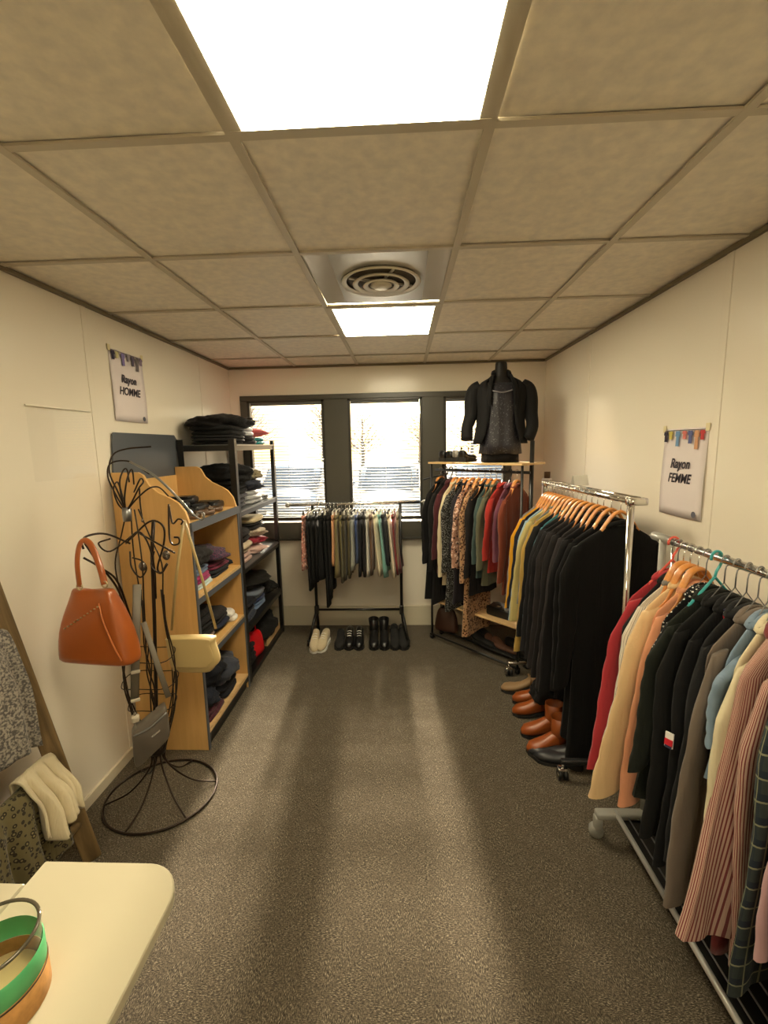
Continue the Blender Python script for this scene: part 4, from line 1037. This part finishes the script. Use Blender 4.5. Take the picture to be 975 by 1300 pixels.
# ------------------------------------------------------------------ foreground chrome rack
FZ = 1.245; FX = .962; FY0, FY1 = 1.665, .30
t = empty('foreground_rack', (0, 0, 0), 0, 'nearest chrome clothes rack with grey castors along the right wall', 'clothes rack')
MB().tube([(FX-.006, FY0+.03, FZ+.002), (FX-.006, 1.60, FZ+.002)], .0165, 12).build('rail_sleeve', GREYP, t, True)
MB().tube([(FX, FY0, FZ), (FX+.02, FY1, FZ)], .0125, 12).build('rail', CHROME, t, True)
for y in (FY0-.035, FY1+.03):
    MB().tube([(FX-.01, y, .14), (FX-.01, y, FZ)], .0125, 10).build('upright', CHROME if y < 1 else GREYP, t, True)
    MB().tube([(FX+.045, y, .14), (FX+.03, y, FZ-.02)], .008, 10).build('upright', CHROME, t, True)
    MB().box((.965, y, .112), (.40, .042, .026), bevel=.008).build('foot_bar', GREYP, t, True)
    for x in (.775, 1.155):
        MB().lathe([(.004, -.018), (.026, -.016), (.028, 0), (.026, .016), (.004, .018)], seg=20).build('castor', GREYP, t, True, matrix=Matrix.Translation((x, y+.012, .028)) @ Matrix.Rotation(PI/2-.3, 4, 'Z') @ Matrix.Rotation(PI/2, 4, 'Y'))
        MB().box((x, y, .075), (.03, .036, .06), bevel=.008).build('castor_fork', GREYP, t, True)
for x in (.845, 1.10): MB().tube([(x, FY0-.03, .118), (x, FY1, .118)], .0095, 10).build('base_tube', plain('satin_tube', (214, 212, 206), .3, .5), t, True)
for k in range(5): MB().tube([(.885+k*.043, FY0-.03, .112), (.885+k*.043, FY1, .112)], .0032, 6).build('grid_wire', STEEL, t, True)
MB().box((.97, (FY0+FY1)/2, .098), (.24, FY0-FY1-.06, .004)).build('shelf_mesh', BLACKM, t)
NG = 'clothes on the nearest rack'
WPK = fabric((232, 222, 208))
front = [ # y, c, pat, c2, c3, L, hw, sleeve, noun, cat, d, hanger, colour, flare
 (1.585, (176, 52, 60), None, 0, 0, .66, .165, .64, 'coral red long cardigan', 'cardigan', .011, 'plastic', (226, 96, 80), .09),
 (1.555, (26, 25, 26), None, 0, 0, .56, .15, .40, 'black thin blouse', 'blouse', .010, 'wire', None, .04),
 (1.525, (222, 212, 196), 'pin', (120, 116, 110), 0, .60, .165, .52, 'white shirt with a fine grey stripe', 'shirt', .011, 'wood', None, .07),
 (1.490, (224, 190, 142), None, 0, 0, .66, .165, .67, 'cream peach blouse with wide sleeves', 'blouse', .014, 'wood', None, .101),
 (1.450, (218, 150, 112), None, 0, 0, .66, .165, .66, 'salmon peach blouse', 'blouse', .013, 'wood', None, .05),
 (1.412, (20, 20, 22), 'dots', (226, 222, 214), 0, .54, .16, .40, 'black blouse with white dots', 'blouse', .012, 'wire', None, .02),
 (1.372, (28, 32, 26), None, 0, 0, .66, .175, .46, 'dark green black jacket', 'jacket', .016, 'plastic', (70, 170, 172), .07),
 (1.332, (20, 20, 20), None, 0, 0, .74, .175, .66, 'black long sleeved shirt', 'shirt', .015, 'wire', None, .04),
 (1.288, (17, 17, 19), None, 0, 0, .76, .175, .70, 'black sweatshirt with a red, white and navy arm patch', 'sweatshirt', .016, 'wire', None, .03),
 (1.246, (30, 30, 32), None, 0, 0, .74, .17, .64, 'charcoal hooded top', 'hoodie', .015, 'wire', None, .03),
 (1.206, (112, 100, 90), None, 0, 0, .78, .17, .74, 'taupe grey cardigan', 'cardigan', .013, 'wire', None, .05),
 (1.172, (120, 140, 160), None, 0, 0, .42, .145, .22, 'light denim blue shirt', 'shirt', .011, 'wire', None, .03),
 (1.146, (214, 202, 168), None, 0, 0, .80, .165, .70, 'cream cotton shirt', 'shirt', .012, 'wire', None, .07),
 (1.104, (198, 164, 146), 'stripe', (118, 50, 52), 0, .765, .170, .78, 'red and white striped shirt', 'shirt', .018, 'wire', None, .0),
 (1.004, (52, 60, 60), 'plaid', (126, 126, 100), (34, 42, 52), .84, .17, .76, 'green and navy plaid shirt', 'shirt', .016, 'wire', None, .01),
 (.962, (190, 150, 154), None, 0, 0, .66, .165, .58, 'pale pink blouse', 'blouse', .013, 'wire', None, .02),
 (.920, (58, 54, 58), 'knit', 0, 0, .84, .17, .82, 'dark grey ribbed jumper', 'jumper', .016, 'wire', None, .0),
 (.876, (84, 78, 80), None, 0, 0, .74, .17, .70, 'mid grey long sleeved top', 'top', .015, 'wire', None, .0)]
names_ = {}
for i, (y, c, pat, c2, c3, L, hw, sl, noun, cat, d, hk, hcol, fl) in enumerate(front):
    q = (FY0-y)/(FY0-FY1); loc = (FX+.02*q, y, FZ-.002); rz = math.radians(8+16*min(1, i/12)+2.5*math.sin(i*1.7))
    m = fabric(c, pat, c2 or (240, 235, 225), c3 or (120, 120, 120))
    g = top(cat, cat, loc, rz, m, noun+' on the nearest chrome rack', NG, hw=hw, L=L, sleeve=sl, d=d, ph=i*1.1+.4, flare=fl, amp=.006+.4*(d-.01), zn=-.128, slope=.085,
            neck=.062, sr=.044+(.012 if fl > .1 else 0), sd=.36, hem=hw*1.04+fl*.42, lean=fl*.42, bell=(.25 if fl > .1 else .1), kx=30, yo=.010) if i != 13 else \
        top(cat, cat, loc, math.radians(24), m, noun+' on the nearest chrome rack', NG, hw=hw, L=L, sleeve=sl, d=.026, ph=.4, flare=-.02, amp=.010, zn=-.128, slope=.085, neck=.062, sr=.050, sd=.42, hem=.235, lean=.085, bell=-.1, kx=34, yo=.045, cuff=m)
    hanger(hk, loc, rz, hw*.93, {'wood': 'wooden', 'wire': 'thin metal', 'plastic': 'coral' if i == 0 else 'teal'}[hk]+(' plastic' if hk == 'plastic' else '')+' hanger holding the '+noun, 'hangers on the nearest rack', col=hcol, zend=(-.226 if hk == 'wood' else -.214))
    names_[noun] = (g, hw, d, fl, sl)
    if i == 8:      # badge on the sleeve and striped neck label
        RD = plain('badge_red', (196, 24, 44), .6); NV = plain('badge_navy', (32, 40, 72), .6); WH = plain('badge_white', (228, 226, 222), .6)
        bx_ = -(hw+.03); bz = -.213-.27
        bd = MB().box((bx_-.036, -.020, bz), (.004, .022, .044), rz=.25, ry=.06).build('arm_patch', WH, g)
        MB().box((bx_-.0385, -.0205, bz-.006), (.004, .021, .018), rz=.25, ry=.06).build('patch_field', RD, bd); MB().box((bx_-.0387, -.0205, bz-.019), (.004, .018, .009), rz=.25, ry=.06).build('patch_base', NV, bd)
        MB().box((-.045, -d-.008, -.112), (.060, .004, .008), ry=-.30).build('label_band', NV, g); MB().box((-.045, -d-.009, -.120), (.060, .004, .009), ry=-.30).build('label_band', WH, g); MB().box((-.045, -d-.009, -.134), (.060, .004, .018), ry=-.30).build('label_band', RD, g)

# ------------------------------------------------------------------ wire coat tree with bags
TY = 1.83
t = empty('wire_coat_tree', (-1.15, TY, 0), 0, 'bronze wire coat tree shaped like a dress form beside the wooden shelf', 'coat stand')
O = Vector((-1.15, TY, 0))
def L_(p): return Vector(p)-O
def W(pts, r=.0035, name='branch', n=6, m=WIRE, par=t): return MB().tube(spline([L_(p) for p in pts], n), r, 6).build(name, m, par, True)
def px(u, v, y): return at(u, v, y)
cxx, cyy = -1.15, 1.83
MB().tube([L_((cxx+.245*math.cos(a), cyy+.225*math.sin(a), .008)) for a in [2*PI*k/48 for k in range(48)]], .0055, 8, cyclic=True).build('base_ring', WIRE, t, True)
for k in range(6):
    a = k*PI/3+.35; c, s = math.cos(a), math.sin(a)
    W([(cxx+.245*c, cyy+.225*s, .008), (cxx+.13*c, cyy+.12*s, .05), (cxx+.035*c, cyy+.035*s, .16), (cxx+.03*c, cyy+.03*s, .26)], .0042, 'base_leg')
MB().lathe([(.034, .0), (.038, .02), (.034, .04)], c=(0, 0, .22)).build('waist_band', WIRE, t, True)
# dress-form cage
def cage_r(z):
    K = [(.24, .035), (.32, .06), (.42, .095), (.55, .12), (.65, .125), (.78, .105), (.90, .095), (1.0, .10), (1.12, .11), (1.2, .09), (1.28, .05), (1.36, .028)]
    for (a, r), (b_, q) in zip(K, K[1:]):
        if a <= z <= b_: return r+(q-r)*(z-a)/(b_-a)
    return K[-1][1]
for k in range(12):
    a = k*PI/6+.2; tw = .9 if k % 2 else -.7
    zs_ = [.24, .34, .45, .58, .70, .84, .98] if k % 3 else [.24, .34, .45, .58, .70, .84, .98, 1.12, 1.24, 1.36]
    W([(cxx+cage_r(z)*math.cos(a+tw*(z-.24)*(1.2 if z < .7 else .5)), cyy+cage_r(z)*.8*math.sin(a+tw*(z-.24)*(1.2 if z < .7 else .5)), z) for z in zs_], .003, 'cage_wire')
for z in (.36, .47, .58, .70):
    MB().tube([L_((cxx+cage_r(z)*math.cos(a), cyy+.8*cage_r(z)*math.sin(a), z+.01*math.sin(3*a))) for a in [2*PI*k/28 for k in range(28)]], .0022, 5, cyclic=True).build('cage_hoop', WIRE, t, True)
MB().tube([L_(px(195, 660, TY)), L_(px(193, 700, TY)), L_(px(196, 780, TY)), L_((cxx, cyy, .26))], .008, 8).build('stem', WIRE, t, True)
MB().lathe([(.016, -.03), (.018, 0), (.016, .03)], c=L_(px(161, 653, TY))).build('collar', STEEL, t, True)
# head loops
nk = (160, 650)
for (a, b_, c_, d_, e_) in [((150, 625), (139, 600), (143, 578), (160, 570), (192, 567)), ((147, 628), (137, 605), (141, 588), (165, 586), (190, 602)),
                   ((155, 635), (152, 612), (156, 598), (161, 596), (164, 612)), ((158, 635), (160, 615), (164, 600), (168, 597), (170, 615)),
                   ((168, 636), (176, 620), (182, 612), (178, 608), (170, 625)), ((150, 640), (144, 622), (148, 612), (152, 618), (158, 640)), ((171, 636), (186, 622), (196, 618), (204, 620), (214, 630))]:
    W([px(*nk, TY), px(*a, TY-.02), px(*b_, TY-.03), px(*c_, TY), px(*d_, TY+.02), px(*e_, TY+.04)], .0034, 'head_loop')
W([px(165, 586, TY), px(195, 603, TY-.03), (px(222, 628, TY-.05)), px(247, 655, TY-.08)], .005, 'hook_arm', m=STEEL)
W([px(247, 655, TY-.08), px(257, 660, TY-.08), px(259, 652, TY-.08), px(252, 650, TY-.08), px(250, 655, TY-.08)], .0035, 'curl', m=STEEL)
# shoulders and arms
W([px(165, 690, TY), px(135, 678, TY-.08), px(112, 680, TY-.16), px(104, 688, TY-.2), px(106, 697, TY-.2)], .0045, 'arm')
W([px(170, 678, TY), px(140, 700, TY-.06), px(125, 690, TY-.1), px(140, 684, TY-.1)], .0035, 'arm')
W([px(108, 690, TY-.18), px(125, 715, TY-.12), px(148, 745, TY-.05), px(160, 775, TY)], .0045, 'arm')
W([px(106, 708, TY-.16), px(130, 722, TY-.12), px(150, 740, TY-.05), px(168, 790, TY)], .0045, 'arm')
W([px(165, 685, TY), px(190, 662, TY-.02), px(207, 668, TY-.03), px(208, 690, TY-.02), px(200, 720, TY), px(205, 727, TY), px(212, 715, TY)], .0042, 'arm')
W([px(160, 690, TY), px(175, 675, TY-.04), px(188, 690, TY-.04), px(196, 722, TY-.02), px(198, 760, TY)], .0038, 'arm')
W([px(175, 676, TY), px(200, 690, TY-.06), px(222, 702, TY-.08)], .0038, 'arm')
W([px(214, 642, TY-.04), px(215, 680, TY-.05), px(219, 691, TY-.06), px(227, 690, TY-.06), px(227, 683, TY-.06), px(221, 682, TY-.06)], .0038, 'curl')
W([px(177, 620, TY), px(178, 640, TY), px(181, 660, TY)], .0032, 'branch')
W([px(214, 640, TY-.04), px(219, 664, TY-.05), px(226, 659, TY-.05), px(232, 661, TY-.05), px(230, 666, TY-.05)], .0038, 'curl')
W([px(165, 700, TY), px(167, 720, TY-.03), px(178, 733, TY-.03), px(186, 722, TY-.03), px(180, 712, TY-.03), px(168, 708, TY-.03)], .0034, 'branch')
W([px(196, 700, TY), px(192, 718, TY-.03), px(204, 728, TY-.03), px(213, 716, TY-.03)], .0034, 'branch')
for u, v, k in ((181, 719, 0), (211, 705, 1), (181, 661, 2)):
    r = .016 if k < 2 else .006
    bm = bmesh.new(); bmesh.ops.create_uvsphere(bm, u_segments=16, v_segments=10, radius=1)
    mb = MB(); mb.bm.free(); mb.bm = bm; p = L_(px(u, v, TY-.06))
    mb.build('metal_bud', plain('bud_metal', (120, 112, 104), .25, .8), t, True, matrix=Matrix.Translation(p) @ Matrix.Diagonal((r, r*.7, r*1.3, 1)))

# orange handbag
OR = plain('orange_leather', (176, 92, 38), .28, vary=.14, nscale=9, coat=.3)
OY = TY-.21
pc = px(128, 838, OY)
t = handbag((pc.x, OY, pc.z), -.12, .335, .30, .11, OR, 'orange tan leather handbag hanging on the left arm of the wire coat tree', prof=((.99, 0, .75), (1.0, .02, 1), (.98, .18, 1.0), (.90, .42, .92), (.76, .66, .72), (.62, .86, .45), (.52, .97, .28), (.48, 1.0, .2)))
def B_(p, o=None): o = o or t; return o.matrix_world.inverted() @ Vector(p)
bpy.context.view_layer.update()
hp = [px(101, 745, OY-.03), px(98, 715, OY-.03), px(101, 692, OY-.01), px(108, 686, OY), px(117, 695, OY-.01), px(127, 720, OY-.03), px(133, 742, OY-.04)]
MB().tube(spline([B_(p) for p in hp], 6), .0045, 8, flat=2.6).build('handle', OR, t, True)
for p in (hp[0], hp[-1]): MB().tube([B_(p)+Vector((.012*math.cos(a), 0, .012*math.sin(a))) for a in [2*PI*k/12 for k in range(12)]], .003, 6, cyclic=True).build('ring', plain('brass', (206, 190, 150), .3, .8), t, True)
for k in range(11):
    q = k/10
    MB().box((-.092+.135*q, -.052+.022*q, .150+.085*q), (.007, .006, .005), bevel=.001).build('stud', plain('brass', (206, 190, 150), .3, .8), t)
for s in (1,): MB().tube(spline([(s*.05, -.030, .25), (s*.075, -.048, .19), (s*.115, -.058, .10), (s*.140, -.052, .03)], 5), .003, 6).build('seam', plain('orange_seam', (206, 120, 64), .35), t, True)

# cream crossbody bag
CR = plain('cream_leather', (196, 172, 118), .45, vary=.04)
CY = 1.93
pc = px(249, 850, CY)
t = empty('crossbody_bag', pc, .0, 'cream crossbody bag hanging in front of the wooden shelf', 'bag')
out = [(-.105, .02), (-.085, 0), (.06, -.004), (.095, .02), (.115, .05), (.098, .13), (.085, .165), (-.105, .165), (-.118, .15), (-.115, .06)]
def prism_round(m, out_, y0, y1, name, par, n=4):
    P = [(p.x, p.y) for p in spline([(a, b_, 0) for a, b_ in out_], n, cyclic=True)]
    cxm = sum(a for a, b_ in P)/len(P); czm = sum(b_ for a, b_ in P)/len(P)
    sc = lambda f: [(cxm+(a-cxm)*f, czm+(b_-czm)*f) for a, b_ in P]
    return MB().loft([[(a, y, b_) for a, b_ in sc(f)] for f, y in ((.90, y0), (.98, y0+(y1-y0)*.12), (1, y0+(y1-y0)*.35), (1, y0+(y1-y0)*.65), (.98, y0+(y1-y0)*.88), (.90, y1))]).build(name, m, par, True)
prism_round(CR, out, -.03, .03, 'body', t)
prism_round(CR, [(a*.93-.002, .165-(.163-b_)*.84) for a, b_ in out], -.037, -.029, 'flap', t)
bpy.context.view_layer.update()
s0 = px(233, 662, CY-.13)
for ed, p in ((B_(px(218, 800, CY)), 0), (B_(px(274, 798, CY)), 1)):
    MB().tube([B_(s0)+Vector((.004*p, 0, .004)), B_(s0).lerp(ed, .5)+Vector((-.006+.012*p, 0, 0)), ed], .0022, 6, flat=3.2).build('strap', CR, t, True)

# grey bag on a grey webbing strap
GY = 1.70
pc = px(178, 968, GY)
GRY = plain('grey_leather_bag', (112, 103, 92), .32, vary=.16, nscale=12, coat=.2)
t = empty('grey_bag', pc, .55, 'small grey shoulder bag hanging low on the wire coat tree by a grey strap', 'bag')
prism_round(GRY, [(-.02, .01), (.0, .0), (.05, .035), (.115, .085), (.125, .13), (.12, .225), (.10, .23), (.03, .185), (-.015, .16), (-.02, .10)], -.035, .035, 'body', t)
MB().tube(spline([(-.012, -.036, .15), (.05, -.040, .17), (.12, -.036, .215)], 5), .004, 6).build('zip', STEEL, t, True)
MB().box((.07, -.0385, .135), (.04, .003, .008), ry=-.55).build('metal_tag', CHROME, t)
bpy.context.view_layer.update()
ST = plain('grey_webbing', (120, 112, 98), .55)
for (u0, v0), (u1, v1) in (((174, 742), (171, 890)), ((182, 790), (214, 885))):
    a, b_ = B_(px(u0, v0, GY+.03)), B_(px(u1, v1, GY)); MB().tube([a, (a+b_)/2+Vector((0, -.01, 0)), b_], .0032 if u1 < 200 else .0022, 8, flat=5).build('strap', ST, t, True)
BK_ = plain('pale_buckle', (214, 204, 184), .3, .3)
for v in (853, 889): p = B_(px(172, v, GY-.008)); MB().box(p, (.034, .010, .014), bevel=.003).build('buckle', BK_, t)
p = B_(px(172, 912, GY-.01)); MB().box(p, (.030, .03, .03), bevel=.008).build('strap_end', BK_, t)
MB().tube([B_(px(171, 905, GY-.01)), B_(px(173, 968, GY-.01))], .006, 6).build('side_piping', ST, t, True)

# ------------------------------------------------------------------ wooden ladder with scarves
t = empty('wooden_ladder', (-1.30, 1.25, 0), 0, 'weathered wooden ladder leaning on the left wall with scarves over its rungs', 'ladder')
LO = Vector((-1.30, 1.25, 0))
def rail_pt(s, q): # s=0 far rail, 1 near rail; q=0 foot..1 top
    return Vector((-1.255-.155*q, 1.500-.17*q-.52*s, .0+1.50*q))
for s in (0, 1):
    a, b_ = rail_pt(s, 0)-LO, rail_pt(s, 1)-LO
    d_ = (b_-a); L = d_.length
    o = MB().box((0, 0, L/2), (.028, .062, L), bevel=.004).build('side_rail', OLDWOOD, t)
    o.location = a; o.rotation_euler = d_.to_track_quat('Z', 'Y').to_euler()
for q in (.12, .30, .48, .66, .84):
    a, b_ = rail_pt(0, q)-LO, rail_pt(1, q)-LO
    MB().tube([a, b_], .016, 10).build('rung', OLDWOOD, t, True)
def drape(name, q, s0, s1, front, back, m, label, seed=0, amp=.014, folds=5, taper=0, out=.0, fringe=0, cat='scarf', bunch=0):
    """cloth over rung q between fractions s0..s1 of its length"""
    A, B2 = rail_pt(0, q), rail_pt(1, q); R = random.Random(seed)
    c0 = A.lerp(B2, s0); c1 = A.lerp(B2, s1); R0 = .022
    ph = seed*1.3
    def fn(u, v):
        p = c0.lerp(c1, u); tot = back+front; L = v*tot - back   # <0 back side
        w = math.sin(u*folds*2*PI+ph)*amp+math.sin(u*folds*4.3*PI+ph*2)*amp*.4
        if L < 0: x = -R0-.004+.0*L; z = L
        else: x = R0+.006+out*math.sin(min(1, L/front)*PI*.5); z = -L
        if abs(L) < R0*1.5:
            a = (L/(R0*1.5))*PI/2; x = math.sin(a)*(R0+.004); z = math.cos(a)*(R0+.004)-R0*.5
        f = min(1, abs(L)/.12)
        sh = (u-.5)*taper*max(0, L)/front
        drop = .03*math.sin(u*7+seed)*f*max(0, L)/front
        return (p.x+x+w*f*(1 if L > 0 else .25)+bunch*f*math.sin(PI*u)*max(0, L/front), p.y-sh+.006*math.sin(9*v+seed), p.z+z+.012-(0 if L <= 0 else drop))
    o = MB().grid(fn, 44, 40).build(name, m, None, True, solid=.008); tag(o, label, cat, 'scarves on the ladder'); return o
drape('teal_scarf', .84, .02, .5, .16, .06, fabric((20, 92, 100)), 'teal scarf over the top rung of the ladder', 2)
drape('knitted_shawl', .66, .02, .98, .41, .10, fabric((84, 80, 76), 'marl', (150, 142, 130)), 'grey marled knitted shawl hanging from the upper rung of the ladder', 3, amp=.02, folds=3, out=.06)
drape('leopard_scarf', .30, .12, .98, .30, .12, fabric((104, 94, 62), 'leopard', (42, 36, 26), (120, 108, 74)), 'olive and black animal print scarf low on the ladder', 5, amp=.018, folds=4, out=.03)
drape('cream_scarf', .325, .02, .30, .20, .05, fabric((216, 202, 168), 'knit'), 'cream fluffy scarf bunched over the lower rung of the ladder', 9, amp=.026, folds=3.3, out=.05, bunch=.03)

# ------------------------------------------------------------------ tables and jar in the near left corner
def table(loc, poly, z, label, legs, th=.026):
    t = empty('side_table', loc, 0, label, 'table')
    def edge(o_, f): # inset
        cxm = sum(a for a, b_ in poly)/len(poly); cym = sum(b_ for a, b_ in poly)/len(poly)
        return [(cxm+(a-cxm)*f, cym+(b_-cym)*f, o_) for a, b_ in poly]
    MB().loft([edge(z-th, .985), edge(z-th+.004, 1), edge(z-.004, 1), edge(z, .99)]).build('tabletop', TABLE, t)
    for (x, y) in legs: MB().tube([(x, y, 0), (x, y, z-th)], .018, 10).build('leg', WHITEP, t, True)
    return t
def rounded(x0, y0, x1, y1, radii):
    out = []
    for (cx_, cy_, sx, sy, r, a0) in ((x1, y1, -1, -1, radii[0], 0), (x0, y1, 1, -1, radii[1], 90), (x0, y0, 1, 1, radii[2], 180), (x1, y0, -1, 1, radii[3], 270)):
        for k in range(9):
            a = math.radians(a0+k*90/8); out.append((cx_+sx*r+r*math.cos(a), cy_+sy*r+r*math.sin(a)))
    return out
TZ = .75
table((0, 0, 0), rounded(-.765, .02, -.455, .793, (.085, .004, .004, .08)), TZ, 'cream table with a rounded corner in the near left of the picture', [(-.64, .60), (-.73, .60), (-.64, .09), (-.73, .09)])
table((0, 0, 0), rounded(-1.25, .05, -.790, .765, (.004, .004, .004, .004)), TZ-.024, 'lower cream table at the left edge behind the glass jar', [(-.83, .70), (-1.2, .70), (-.83, .12), (-1.2, .12)])
jc = (-.640, .548); JR = .063
t = empty('glass_jar', (jc[0], jc[1], TZ), 0, 'glass jar wrapped with a green ribbon and orange straw on the cream table', 'jar')
MB().lathe([(JR*.95, .001), (JR, .006), (JR, .120)], seg=48, cap0=False, cap1=False).build('glass', JARGLASS, t, True)
MB().tube([(JR*.985*math.cos(a), JR*.985*math.sin(a), .120) for a in [2*PI*k/48 for k in range(48)]], .0028, 8, cyclic=True).build('rim', plain('rim_glass', (90, 84, 70), .1, .3), t, True)
MB().lathe([(JR+.0006, .050), (JR+.0022, .052), (JR+.0022, .086), (JR+.0006, .088)], seg=48, cap0=False, cap1=False).build('green_ribbon', plain('green_ribbon', (84, 176, 112), .6, vary=.12, nscale=60), t, True)
MB().lathe([(JR+.0006, .0), (JR+.003, .002), (JR+.003, .047), (JR+.0006, .049)], seg=48, cap0=False, cap1=False).build('straw_band', plain('orange_straw', (206, 150, 84), .8, vary=.25, nscale=90), t, True)
MB().lathe([(JR+.0032, .047), (JR+.0036, .0485), (JR+.0032, .050)], seg=48, cap0=False, cap1=False).build('dark_cord', BLACKP, t, True)
MB().lathe([(.001, .009), (JR-.006, .009), (JR-.006, .030), (.001, .030)], seg=32).build('wax', plain('wax', (222, 196, 140), .5), t, True)

# clear sheets added to imitate glossy highlights on the left wall
for y0, y1, zt, lab in ((1.30, 1.52, 1.790, 'added clear sheet imitating a highlight on the left wall at the picture edge'), (1.70, 2.06, 1.79, 'added clear sheet imitating a highlight on the left wall nearest the HOMME poster')):
    t = empty('highlight_sheet', (XL+.004, (y0+y1)/2, zt), 0, lab, 'highlight sheet', 'added highlight sheets on the left wall')
    MB().grid(lambda u, v: (.002, (u-.5)*(y1-y0), -.30*v), 1, 1).build('sheet', make_glass('highlight_film'), t)
    MB().tube([(.004, -(y1-y0)/2, 0), (.004, (y1-y0)/2, 0)], .0035, 8).build('top_edge', plain('edge_glint', (252, 246, 230), .3), t, True)  # near-white colour paints the highlight along the top edge
